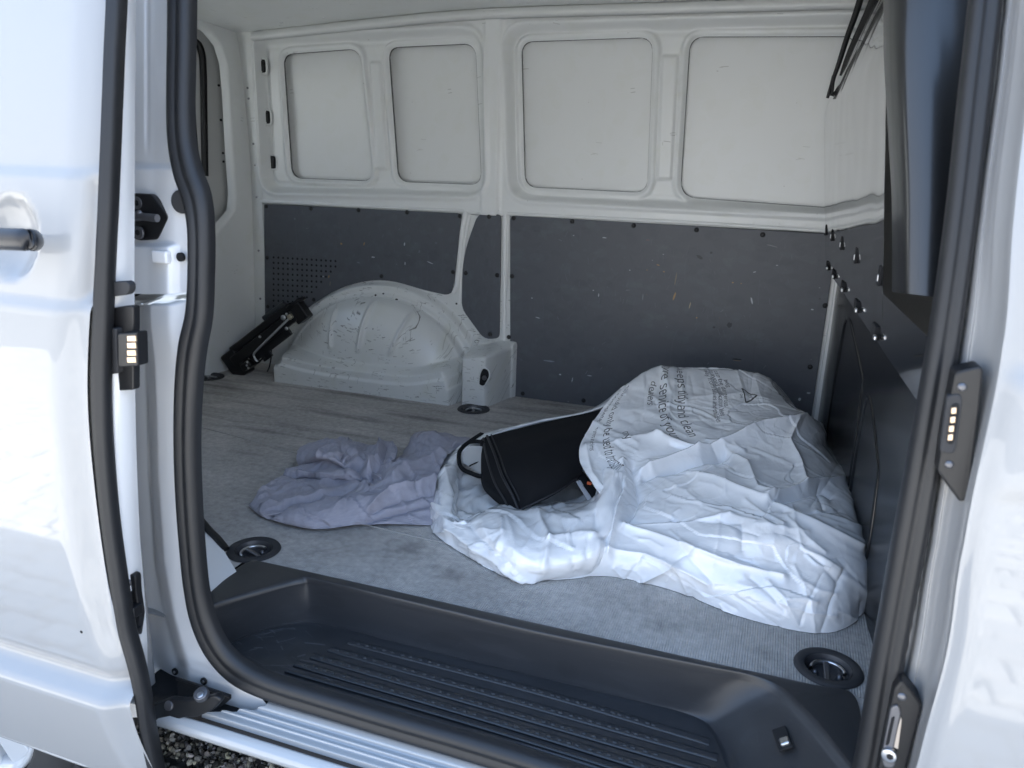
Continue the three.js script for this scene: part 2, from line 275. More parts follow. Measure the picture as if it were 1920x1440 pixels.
// painted sheet with small scuffs (uv in metres)
const sheetMarks = (seed, n, dark) => { const t = marks(1024, 1024, '#ffffff', (c, W, H) => { seedv = seed;
  for (let i = 0; i < 500; i++) { c.globalAlpha = 0.012; c.fillStyle = rnd() < 0.6 ? '#8a8578' : '#fff'; const s = rr(6, 46); c.beginPath(); c.ellipse(rnd() * W, rnd() * H, s, s * rr(0.2, 1), rr(0, 3), 0, 7); c.fill(); }
  c.globalAlpha = 1;
  for (let i = 0; i < n; i++) { const x = rnd() * W, y = rnd() * H, k = 1 + Math.floor(rnd() * 3); for (let j = 0; j < k; j++) scratch(c, x + rr(-14, 14), y + rr(-8, 8), rr(3, 24), rr(-0.22, 0.22) + (rnd() < 0.12 ? 1.4 : 0), rr(0.5, 1.8), dark[Math.floor(rnd() * dark.length)], rr(0.2, 0.75)); }
  speckle(c, W, H, Math.round(n * 0.7), dark, 0.6, 2.2);
}); return t; };
M.sheet = M.inner.clone(); M.sheet.map = sheetMarks(5, 20, ['#8d8a84', '#6a6864', '#9b978e']);
M.archSheet = M.inner.clone(); M.archSheet.map = sheetMarks(9, 1000, ['#33322f', '#55534d', '#77736a', '#3f3d39']); M.archSheet.map.repeat.set(1, 1); M.archSheet.roughness = 0.36; M.archSheet.color.setRGB(0.66, 0.675, 0.66);

// ---- far side wall, upper half: pressed frame sheet with four openings, skins behind
{
  const rec1 = roundPoly(onWall([[497, 62], [898, 40], [916, 355], [498, 356]].map(([u, v]) => [u, v])), [0.06, 0.07, 0.07, 0.07], 8);
  // measured outlines (photo pixels) of the two swaged fields and of the four openings
  const F1 = roundPoly(onWall([[474, 72], [903, 52], [913, 368], [492, 360]]), [0.06, 0.085, 0.09, 0.08], 9);
  const F2 = roundPoly(onWall([[946, 47], [1640, 28], [1640, 408], [955, 374]]), [0.085, 0.06, 0.06, 0.09], 9);
  const P = [
    [[520, 99], [664, 88], [691, 340], [537, 334]], [[719, 86], [884, 78], [896, 347], [738, 341]],
    [[971, 75], [1221, 66], [1210, 362], [978, 351]], [[1291, 65], [1600, 64], [1600, 394], [1272, 370]],
  ].map((q, i) => roundPoly(onWall(q), i === 3 ? [0.05, 0.02, 0.02, 0.06] : [0.045, 0.05, 0.05, 0.05], 8));
  const RIBS = [[[684, 112], [707, 112], [722, 318], [697, 318]], [[1236, 100], [1272, 100], [1260, 338], [1226, 338]]].map((q) => roundPoly(onWall(q), 0.012, 4));
  const x0 = -2.1, x1 = 0.22, y0 = 0.693, y1 = 1.41, st = 0.0045, nx = Math.round((x1 - x0) / st), ny = Math.round((y1 - y0) / st);
  const topY = (x) => smoothPl([[-2.15, 1.345], [-1.55, 1.381], [-1.11, 1.4], [-0.46, 1.398], [0.3, 1.394]], x);
  const colL = onZ(908, 200, WALL).x, colR = onZ(938, 200, WALL).x;
  const H = (x, y) => {
    let h = 0;
    const d = Math.min(sdPoly(x, y, F1), sdPoly(x, y, F2));
    h += 0.007 * Math.exp(-(((d - 0.008) / 0.008) ** 2)) - 0.044 * sm(0.003, -0.026, d) + 0.004 * sm(-0.03, -0.045, d);
    let dp = 1e9; for (const q of P) dp = Math.min(dp, sdPoly(x, y, q));
    if (d < 0) { h += 0.013 * sm(0.032, 0.018, dp) - 0.011 * sm(0.014, 0.0, dp); }
    for (const q of RIBS) { const r = sdPoly(x, y, q); h += 0.014 * sm(0.004, -0.012, r) * 1; }
    // pillar between the two fields: two folds of sheet
    h += 0.012 * sm(colL - 0.012, colL + 0.004, x) * sm(colR + 0.0016, colR - 0.0016, x);
    h += 0.006 * Math.exp(-(((x - colR - 0.006) / 0.003) ** 2));
    h += 0.012 * sm(0.03, 0.0, topY(x) - y) ; // rolls towards the roof
    h += 0.004 * Math.exp(-(((y - 0.701) / 0.004) ** 2));
    return h;
  };
  const inside = (x, y) => { for (let k = 0; k < 4; k++) { const d = sdPoly(x, y, P[k]); if (d < 0) return [k, d]; } return null; };
  const pos = [], uv = [], idx = [], cut = [];
  for (let j = 0; j <= ny; j++) for (let i = 0; i <= nx; i++) {
    let x = x0 + i * st, y = y0 + j * st; y = Math.min(y, topY(x)); let c = 0; const q = inside(x, y);
    if (q && q[1] < -st * 1.02) c = 1;
    else if (q) { const e = 0.0006, p = P[q[0]], gx = (sdPoly(x + e, y, p) - sdPoly(x - e, y, p)) / (2 * e), gy = (sdPoly(x, y + e, p) - sdPoly(x, y - e, p)) / (2 * e); x -= gx * q[1]; y -= gy * q[1]; }
    cut.push(c); pos.push(x, y, WALL + (c ? 0 : H(x, y))); uv.push(x, y);
  }
  for (let j = 0; j < ny; j++) for (let i = 0; i < nx; i++) { const a = j * (nx + 1) + i, b = a + 1, c = a + nx + 1, d = c + 1; if (cut[a] || cut[b] || cut[c] || cut[d]) continue; idx.push(a, b, d, a, d, c); }
  const g = new THREE.BufferGeometry(); g.setAttribute('position', new THREE.Float32BufferAttribute(pos, 3)); g.setAttribute('uv', new THREE.Float32BufferAttribute(uv, 2)); g.setIndex(idx); g.computeVertexNormals();
  const wall = part('upper_side_wall', g, M.sheet, van, 'pale grey pressed steel inner wall with four framed fields above the dark boards');
  P.forEach((q, k) => {
    const xs = q.map((p) => p[0]), ys = q.map((p) => p[1]), a = Math.min(...xs) - 0.03, b = Math.max(...xs) + 0.03, c = Math.min(...ys) - 0.03, d = Math.max(...ys) + 0.03;
    part('skin_panel', grid(24, 24, (s, t) => { const x = lerp(a, b, s), y = lerp(c, d, t); return V(x, y, WALL - 0.054 - (k < 2 ? 0.010 : 0) - 0.006 * Math.sin(s * 3.14) * Math.sin(t * 3.14)); }, (s, t, p) => [p.x * 0.9 + k * 0.37, p.y * 0.9]), M.sheet, wall);
    part('gap_shade_bead', tube(q.map(([x, y]) => V(x, y, WALL - 0.0435)), k < 2 ? 0.0026 : 0.0018, 160, 6, true), std([0.12, 0.12, 0.12], 0.8), wall);  // dark bead drawn for the shadow line in the gap round each opening
  });
  for (let i = 0; i < 26; i++) { const x = lerp(-2.03, 0.05, i / 25), d = disc(V(x, 0.712 + 0.002 * nz(i, 3), WALL + 0.0035), V(0, 0, 1), 0.0036, 0.0012, 10, 1); part('spot_weld', d, M.sheet, wall); }
  // three oval cut-outs near the rear pillar
  for (const [u, v] of [[487, 123], [494, 219], [503, 304]]) {
    const c = onZ(u, v, WALL - 0.012), o = [], zs = WALL + H(c.x, c.y) + 0.003; for (let i = 0; i < 32; i++) { const t = i / 32 * 6.283, k = 4; o.push([c.x + 0.0215 * Math.sign(Math.cos(t)) * Math.pow(Math.abs(Math.cos(t)), 2 / k), c.y + 0.029 * Math.sign(Math.sin(t)) * Math.pow(Math.abs(Math.sin(t)), 2 / k)]); }
    part('slot_rim', tube(o.map(([x, y]) => V(x, y, zs)), 0.0045, 64, 6, true), M.sheet, wall);
    part('slot_hole', plate(o, zs - 0.006, 0.007, 0.001), M.blackMatt, wall);
    part('slot_clip', block(0.012, 0.04, 0.006, c.x + 0.002, c.y, zs + 0.001, 0.003), M.black, wall);
  }
  // lower wall sheet behind the boards
  const low = part('lower_side_wall', grid(40, 20, (s, t) => V(lerp(-2.11, 0.22, s), lerp(-0.02, 0.69, t), WALL - 0.004), (s, t, p) => [p.x, p.y]), M.sheet, van);
  const lip = (pts, r = 0.008) => part('pressed_lip', tube(pts.map(([u, v]) => onZ(u, v, WALL - 0.001)), r, 60, 8), M.sheet, low);
  lip([[497, 378], [700, 388], [870, 396]], 0.007); lip([[952, 401], [1250, 415], [1547, 433]], 0.007);
  lip([[874, 396], [867, 440], [858, 530], [850, 548]], 0.012); lip([[881, 402], [872, 450], [866, 510], [862, 570]], 0.007);
  lip([[887, 398], [920, 398], [942, 402]], 0.006); lip([[948, 402], [947, 500], [945, 640]], 0.011); lip([[954, 404], [951, 500], [948, 640]], 0.005);
}

// ---- dark lining boards with round black rivets
{
  const A = roundPoly(onWall([[496, 383], [866, 400], [860, 450], [849, 548], [838, 553], [800, 545], [720, 521], [640, 536], [575, 578], [498, 640]], WALL + 0.006), [0.004, 0.02, 0.1, 0.06, 0.03, 0.2, 0.3, 0.2, 0.1, 0.01], 5);
  const B = roundPoly(onWall([[897, 400], [940, 402], [937, 634], [908, 636], [866, 578], [868, 480]], WALL + 0.006), [0.03, 0.02, 0.02, 0.03, 0.03, 0.3], 6);
  const C = roundPoly(onWall([[957, 404], [1546, 438], [1562, 500], [1514, 830], [957, 742]], WALL + 0.006), [0.02, 0.0, 0, 0, 0.02], 6);
  const holes = [], hp = [];
  for (let j = 0; j < 11; j++) for (let i = 0; i < 14; i++) {
    if (i > 13 - Math.max(0, j - 1) * 0.95 + (j > 5 ? 0.6 : 0)) continue;
    const u = 513 + i * 8.92 - j * 0.0, v = 482.5 + j * 10.15 + i * 0.55, c = onZ(u, v, WALL + 0.01); hp.push(c);
    holes.push(Array.from({ length: 8 }, (_, k) => [c.x + 0.0042 * Math.cos(-k / 8 * 6.283), c.y + 0.0042 * Math.sin(-k / 8 * 6.283)]));
  }
  const mk = (poly, mat, x0, w, holesIn) => { const g = plate(poly, WALL + 0.001, 0.009, 0.0015, holesIn); const p = g.attributes.position, uv = g.attributes.uv; for (let i = 0; i < p.count; i++) uv.setXY(i, (p.getX(i) - x0) / w, 1 - (0.7 - p.getY(i)) / 0.76); return part('lining_board', g, mat, van); };
  const a = mk(A, M.boardA, -2.1, 0.95), b = mk(B, M.boardB, -1.2, 0.5), c = mk(C, M.boardC, -1.0, 1.2);
  a.userData.label = 'dark grey board with perforated vent corner above the wheel arch'; b.userData.label = 'narrow dark grey board between two white ribs'; c.userData.label = 'large scratched dark grey board beside the bulkhead';
  part('vent_holes', merge(hp.map((c) => disc(V(c.x, c.y, WALL + 0.0095), V(0, 0, 1), 0.0048, 0.0009, 10))), M.blackMatt, a).userData.kind = 'stuff';
  const rivet = (board, list) => { for (const [u, v] of list) part('rivet', disc(onZ(u, v, WALL + 0.01), V(0, 0, 1), 0.0085, 0.006, 16, 1), M.black, board); };
  rivet(a, [[499, 387], [583, 391], [672, 394], [763, 398], [862, 405], [501, 483], [502, 575], [588, 562], [715, 518], [849, 510]]);
  rivet(b, [[917, 406], [873, 512], [932, 516], [919, 627]]);
  rivet(c, [[963, 409], [1073, 415], [1188, 423], [1306, 431], [1430, 440], [960, 518], [954, 632], [980, 738], [1094, 751], [1547, 573], [1519, 688]]);
}

// ---- wheel arch
{
  const xc = -1.5, b = 0.412;
  const hgt = (x, y) => {
    const dx = x - xc, a = dx < 0 ? 0.495 : 0.44, e = Math.sqrt((dx / a) ** 2 + (Math.max(y, -0.05) / b) ** 2);
    let h = 0.034 * sm(1.0, 0.955, e) - 0.004;                         // outer flange
    h += 0.014 * Math.exp(-(((e - 0.87) / 0.018) ** 2));
    const ed = Math.sqrt(((dx + 0.01) / (dx < 0 ? 0.445 : 0.40)) ** 2 + (Math.max(y, 0) / 0.352) ** 2);
    const dome = 0.145 * Math.pow(Math.max(0, 1 - Math.pow(ed, 3.2)), 0.55);
    h += dome;
    // radial pressings on the dome
    for (const [u, w] of [[-0.16, 0.020], [-0.02, 0.022], [0.13, 0.022]]) { const px = dx + 0.02 - u - (y - 0.2) * (u * 1.6 + 0.15); h += 0.015 * Math.exp(-((px / (w * 0.45)) ** 2)) * sm(0.14, 0.17, y) * sm(1.0, 0.9, ed) - 0; }
    // skirt with its ledge
    const yl = smoothPl([[-2.0, 0.115], [-1.75, 0.085], [-1.5, 0.078], [-1.3, 0.085], [-1.18, 0.115], [-1.05, 0.15]], x);
    const sk = 0.232 * sm(-1.945, -1.90, x) * sm(-1.07, -1.13, x);
    const ed2 = sm(1.0, 0.86, Math.sqrt((dx / (dx < 0 ? 0.44 : 0.42)) ** 2 + (Math.max(y, 0) / 0.39) ** 2));
    h = lerp(h, Math.max(h, sk - 0.010), sm(yl + 0.030, yl + 0.004, y) * Math.max(ed2, sm(0.1, 0.05, y)));
    h = lerp(h, Math.max(h, sk), sm(yl - 0.018, yl - 0.030, y) * Math.max(ed2, sm(0.1, 0.05, y)));
    // box at the front end
    const bx = 0.195 * sm(-1.135, -1.085, x) * sm(-0.938, -1.0, x) * sm(0.222, 0.188, y + 0.015 * sm(-1.0, -1.1, x));
    h = Math.max(h, bx);
    const fade = sm(0.225, 0.205, y) ; h = Math.max(h, 0.03 * sm(-0.936, -0.950, x) * sm(-1.14, -1.1, x) * fade);
    return h;
  };
  const x0 = -1.995, x1 = -0.93, y0 = -0.012, y1 = 0.425, nx = 300, ny = 130;
  const arch = part('wheel_arch', grid(nx, ny, (s, t) => { const x = lerp(x0, x1, s), y = lerp(y0, y1, t); return V(x, y, WALL + 0.004 + hgt(x, y) + 0.0012 * nz(x * 14, y * 14, 2)); }, (s, t, p) => [p.x, p.y * 1.0 + p.z]), M.archSheet, van, 'dented white steel wheel arch scuffed with black scrapes');
  { const c = onZ(907, 706, WALL + 0.2), o = roundPoly([[c.x - 0.020, c.y - 0.036], [c.x + 0.004, c.y - 0.04], [c.x + 0.026, c.y + 0.004], [c.x + 0.020, c.y + 0.03], [c.x - 0.004, c.y + 0.036], [c.x - 0.016, c.y + 0.01]], 0.012, 5);
    const z = WALL + hgt(c.x, c.y) + 0.0045; part('arch_opening', plate(o, z - 0.002, 0.004, 0.001), M.blackMatt, arch); part('opening_rim', tube(o.map(([x, y]) => V(x, y, z + 0.001)), 0.0035, 60, 6, true), M.archSheet, arch);
    part('opening_bolt', disc(V(c.x + 0.004, c.y - 0.004, z + 0.002), V(0, 0, 1), 0.009, 0.006, 10), M.darkSteel, arch); }
  for (const [u, v, r] of [[745, 562, 0.006], [849, 572, 0.004], [706, 553, 0.004], [719, 551, 0.004]]) { const c = onZ(u, v, WALL + 0.04); part('arch_hole', disc(V(c.x, c.y, WALL + hgt(c.x, c.y) + 0.003), V(0, 0.2, 1), r, 0.003, 12), M.blackMatt, arch); }
}

// ---- floor: ribbed rubber sheet
{
  const pitch = 0.0048, prof = [0, 0.45, 1, 1, 0.45], x0 = -2.33, x1 = 0.40, n = Math.floor((x1 - x0) / pitch), cols = [];
  for (let i = 0; i < n; i++) prof.forEach((h, k) => cols.push([x0 + (i + k / prof.length) * pitch, h * 0.0011 - 0.0011]));
  const rings = [[1553, 1252.6], [476, 1031], [888, 767.5], [392, 707]].map(([u, v]) => onY(u, v, 0)), gp = [], gu = [], gi = [];
  for (let i = 0; i < cols.length - 1; i++) { // each rib face is a strip along z, interrupted where a lashing cup is let in
    const [xa, ha] = cols[i], [xb, hb] = cols[i + 1]; let segs = [[-2.785, -1.284]];
    for (const r of rings) { const q = 0.044 ** 2 - ((xa + xb) / 2 - r.x) ** 2; if (q <= 0) continue; const w = Math.sqrt(q), o = []; for (const [a, b] of segs) { if (r.z - w > a) o.push([a, Math.min(b, r.z - w)]); if (r.z + w < b) o.push([Math.max(a, r.z + w), b]); } segs = o; }
    for (const [a, b] of segs) { const k = gp.length / 3; for (const [x, h] of [[xa, ha], [xb, hb]]) for (const z of [a, b]) { gp.push(x, h, z); gu.push((x + 2.35) / 2.8, (z + 2.85) / 1.85); } gi.push(k, k + 1, k + 3, k, k + 3, k + 2); }
  }
  const g = new THREE.BufferGeometry(); g.setAttribute('position', new THREE.Float32BufferAttribute(gp, 3)); g.setAttribute('uv', new THREE.Float32BufferAttribute(gu, 2)); g.setIndex(gi); g.computeVertexNormals();
  const rm = std(1, 0.75, { map: floorMap, color: new THREE.Color(1.0, 1.0, 1.0), ...DS });
  const fl = part('load_floor', g, rm, van, 'worn grey ribbed rubber floor covering with dusty smears');
  const seamM = std([0.36, 0.35, 0.33], 0.8);
  part('floor_seam', tube([onY(330, 790, 0), onY(430, 815, 0), onY(548, 848, 0), onY(760, 900, 0)], 0.0022, 20, 5), seamM, fl);
  part('floor_seam', tube([onY(560, 955, 0), onY(685, 984, 0), onY(800, 1011, 0), onY(1000, 1050, 0)], 0.0024, 20, 5), seamM, fl);
  part('underfloor', block(2.9, 0.10, 1.45, -0.95, -0.085, -2.1, 0.01), M.blackMatt, van);
  // floor strip left and right of the step
  part('floor_edge', grid(4, 2, (s, t) => V(lerp(-2.33, -1.06, s), -0.0012, lerp(-1.284, -1.03, t)), (s, t, p) => [(p.x + 2.35) / 2.8, (p.z + 2.85) / 1.85]), rm, van);
  part('floor_edge', grid(80, 1, (s, t, i) => V(lerp(0.2, 0.40, s), -0.0012 + (i % 2) * 0.001, lerp(-1.284, -1.03, t)), (s, t, p) => [(p.x + 2.35) / 2.8, (p.z + 2.85) / 1.85]), rm, van);
}
// ---- lashing rings let into the floor
function lashing(u, v, turn, scale = 1) {
  const c = onY(u, v, 0.001), root = new THREE.Group(); root.name = nameIn('lashing_ring', van); root.position.copy(c); root.rotation.y = turn; van.add(root);
  const L = (p, seg = 44) => new THREE.LatheGeometry(p.map(([x, y]) => new THREE.Vector2(x, y)), seg);
  part('rubber_flange', L([[0.0605, 0], [0.058, 0.0042], [0.052, 0.0055], [0.043, 0.0045], [0.0405, 0.001], [0.040, -0.004]]), M.rubberSoft, root);
  part('cup', L([[0.0402, 0.003], [0.0385, -0.002], [0.036, -0.014], [0.030, -0.019], [0.0001, -0.0195]]), std([0.1, 0.1, 0.105], 0.45, { metalness: 0.5, ...DS }), root);
  const tor = new THREE.TorusGeometry(0.029, 0.0036, 8, 36, Math.PI * 1.0); tor.rotateX(-Math.PI / 2); tor.translate(0, -0.006, 0); part('ring', tor, M.steel, root);
  part('cross_bar', block(0.011, 0.008, 0.066, -0.002, -0.008, 0, 0.003), M.darkSteel, root);
  for (const s of [-1, 1]) part('bolt', disc(V(s * 0.021, -0.0185, 0), V(0, 1, 0), 0.0068, 0.010, 12, 1), M.darkSteel, root);
}
lashing(1553, 1252.6, 0.0); lashing(476, 1031, 1.2); lashing(888, 767.5, 0.3); lashing(392, 707, 0.6);

// ---- black moulded entry step
{
  const YB = -0.088;
  const top = [[387, 1141], [430, 1126], [500, 1105], [560, 1089], [590, 1088], [700, 1114], [850, 1150], [1000, 1186], [1200, 1227], [1340, 1255], [1400, 1267], [1440, 1281], [1468, 1300], [1492, 1324], [1530, 1364], [1596, 1445]].map(([u, v]) => onY(u, v, 0.002));
  const bot = [[400, 1228], [440, 1200], [500, 1178], [560, 1166], [615, 1170], [720, 1197], [860, 1232], [1000, 1265], [1130, 1297], [1235, 1322], [1285, 1336], [1318, 1350], [1338, 1370], [1352, 1396], [1364, 1430], [1374, 1475]].map(([u, v]) => onY(u, v, YB));
  const front = [[404, 1232], [440, 1247], [489, 1263], [560, 1283], [650, 1306], [760, 1337], [880, 1371], [1000, 1405], [1100, 1436], [1180, 1462], [1230, 1478], [1265, 1490], [1290, 1498], [1310, 1505], [1330, 1512], [1420, 1540]].map(([u, v]) => onY(u, v, YB - 0.004));
  const rim = [[383, 1122], [410, 1098], [440, 1070], [468, 1054], [492, 1055], [700, 1101], [850, 1135], [1000, 1169], [1200, 1214], [1360, 1250], [1440, 1267], [1533, 1287], [1580, 1294], [1600, 1303], [1612, 1330], [1622, 1400]].map(([u, v]) => onY(u, v, 0.002));
  const rows = [];
  const mid = (a, b, t, dy = 0) => a.map((p, i) => p.clone().lerp(b[i], t).add(V(0, dy, 0)));
  rows.push(rim.map((p) => p.clone().add(V(0, -0.012, 0)))); rows.push(rim.map((p) => p.clone().add(V(0, 0.0, 0)))); rows.push(mid(rim, top, 0.12, 0.0035)); rows.push(mid(rim, top, 0.8, 0.0035)); rows.push(mid(rim, top, 0.95, 0.002));
  rows.push(mid(top, bot, 0.03, -0.003)); rows.push(mid(top, bot, 0.12, -0.006)); rows.push(mid(top, bot, 0.5, -0.006)); rows.push(mid(top, bot, 0.82, -0.010)); rows.push(mid(top, bot, 0.94, -0.008)); rows.push(mid(top, bot, 1.0, -0.003));
  rows.push(mid(bot, front, 0.1, -0.001)); rows.push(mid(bot, front, 0.5)); rows.push(mid(bot, front, 0.9)); rows.push(mid(bot, front, 1.0)); rows.push(front.map((p) => p.clone().add(V(0, -0.03, 0.01))));
  const R2 = rows.map((r) => curve3(r, 150));
  const mat = phy([0.02, 0.021, 0.024], 0.33, { ...DS, specularIntensity: 1 });
  mat.map = marks(1024, 1024, '#8c8c8c', (c, W, H) => { seedv = 77; speckle(c, W, H, 900, ['#a0a0a0', '#777', '#bbb', '#ddd'], 0.5, 1.6); for (let i = 0; i < 300; i++) scratch(c, rnd() * W, rnd() * H, rr(5, 60), rr(-0.4, 0.4), rr(0.5, 1.4), '#c9c9c9', rr(0.08, 0.5));
    for (let i = 0; i < 110; i++) scratch(c, W * rr(0.03, 0.24), H * rr(0.10, 0.45), rr(8, 60), rr(-1.3, 0.6), rr(1.2, 3.6), '#ffffff', rr(0.15, 0.7));
    for (let i = 0; i < 400; i++) { c.globalAlpha = 0.04; c.fillStyle = rnd() < 0.5 ? '#fff' : '#000'; const s = rr(8, 50); c.beginPath(); c.ellipse(rnd() * W, rnd() * H, s, s * rr(0.2, 0.8), rr(0, 3), 0, 7); c.fill(); } });
  mat.color.setRGB(0.13, 0.134, 0.145);
  const R3 = []; for (let i = 0; i < 151; i++) R3.push(R2.map((r) => r[i].toArray()));
  const step = part('entry_step', grid(150, 75, (s, t) => { const p = crAt(R3[Math.round(s * 150)], t * (rows.length - 1)); return V(...p); }), mat, van, 'moulded black plastic entry step with a ribbed tread, scratched and dusty');
  // tread ribs and the nubs on them
  const ribs = [[[655, 1203], [1000, 1294], [1330, 1391]], [[618, 1216], [980, 1317], [1345, 1420]], [[585, 1229], [960, 1337], [1350, 1450]], [[555, 1243], [930, 1352], [1330, 1475]], [[536, 1257], [900, 1362], [1300, 1487]], [[520, 1266], [880, 1370], [1280, 1500]]];
  const nub = [];
  ribs.forEach((r, k) => {
    const p = curve3(r.map(([u, v]) => onY(u, v, YB)), 24).map((q) => q.add(V(0, -0.003, 0)));
    part('tread_rib', sweep(p, k < 4 ? [[-0.0095, 0], [-0.0085, 0.0038], [-0.004, 0.0046], [0.004, 0.0046], [0.0085, 0.0038], [0.0095, 0]] : [[-0.005, 0], [-0.004, 0.005], [0.004, 0.005], [0.005, 0]], false, V(0, 1, 0)), mat, step);
    if (k < 4) { const q = curve3(p, 40); for (let i = 0; i < 34; i++) { const c = q[i + 1]; const n = new THREE.SphereGeometry(0.0045, 8, 5); n.scale(1.25, 0.5, 0.9); n.translate(c.x + rr(-0.003, 0.003), c.y + 0.0044, c.z); nub.push(n); } }
  });
  const nb = part('tread_nubs', merge(nub), mat, step); nb.userData.kind = 'stuff';
  // square cut-out with a clip in the step's end wall
  const c0 = top[14].clone().lerp(bot[14], 0.36), n0 = V(-0.45, 0.85, 0.12).normalize(); c0.addScaledVector(n0, 0.004);
  const bx = block(0.05, 0.024, 0.004, 0, 0, 0, 0.003); bx.lookAt(n0); bx.translate(c0.x, c0.y, c0.z); part('clip_opening', bx, M.blackMatt, step);
  const cl = block(0.016, 0.016, 0.010, 0.013, 0, 0, 0.003); cl.lookAt(n0); cl.translate(c0.x, c0.y + 0.004, c0.z); part('clip', cl, M.steel, step);
}

// ---- door seal round the opening
const SEAL = -1.0;
const sealPts = [ // centre u, v, width in photo pixels
  [343, -60, 58], [342, 60, 56], [340, 200, 55], [343, 270, 56], [354, 325, 60], [370, 372, 60], [378, 430, 52], [378, 520, 50], [374, 590, 52], [362, 650, 56], [355, 720, 55], [352, 820, 52], [355, 930, 52], [362, 1030, 50], [370, 1105, 50], [384, 1165, 54], [410, 1218, 58], [450, 1259, 60], [510, 1288, 56], [600, 1316, 54], [740, 1358, 54], [900, 1405, 56], [1080, 1462, 58], [1300, 1535, 60], [1480, 1590, 62], [1560, 1600, 62], [1605, 1560, 62], [1622, 1480, 60], [1640, 1390, 60], [1661, 1260, 60], [1684, 1130, 62], [1708, 1000, 64], [1733, 860, 62], [1757, 720, 60], [1782, 560, 58], [1806, 380, 58], [1828, 180, 60], [1846, 20, 60], [1853, -60, 60]];
{
  const P = sealPts.map(([u, v]) => onBody(u, v, SEAL)), path = curve3(P, 260), N = path.length;
  const half = (i) => { const x = i / (N - 1) * (sealPts.length - 1), k = Math.min(sealPts.length - 2, Math.floor(x)), w = lerp(sealPts[k][2], sealPts[k + 1][2], x - k); const p = path[i]; return w / 2 * p.clone().sub(EYE).dot(FWD) / F; };
  const seal = part('opening_seal', sweep(path, (i) => { const a = half(i) * 0.92; return [[-a * 1.0, -0.008], [-a * 1.02, 0.004], [-a * 0.85, 0.013], [-a * 0.5, 0.0175], [-a * 0.22, 0.0165], [-a * 0.06, 0.0135], [a * 0.1, 0.0150], [a * 0.42, 0.0185], [a * 0.72, 0.0165], [a * 0.93, 0.009], [a * 0.98, -0.004], [a * 0.9, -0.012], [0, -0.016]]; }), M.rubber, van, 'black rubber seal running round the door opening');
  // toothed inner lip
  part('inner_lip', sweep(path, (i) => { const a = half(i) * 0.92, j = (i % 2) * 0.001; return [[a * 0.85, -0.010], [a * 1.12 + j, -0.010], [a * 1.16 + j, -0.020], [a * 1.0, -0.030], [a * 0.85, -0.03]]; }), M.blackMatt, seal);
}

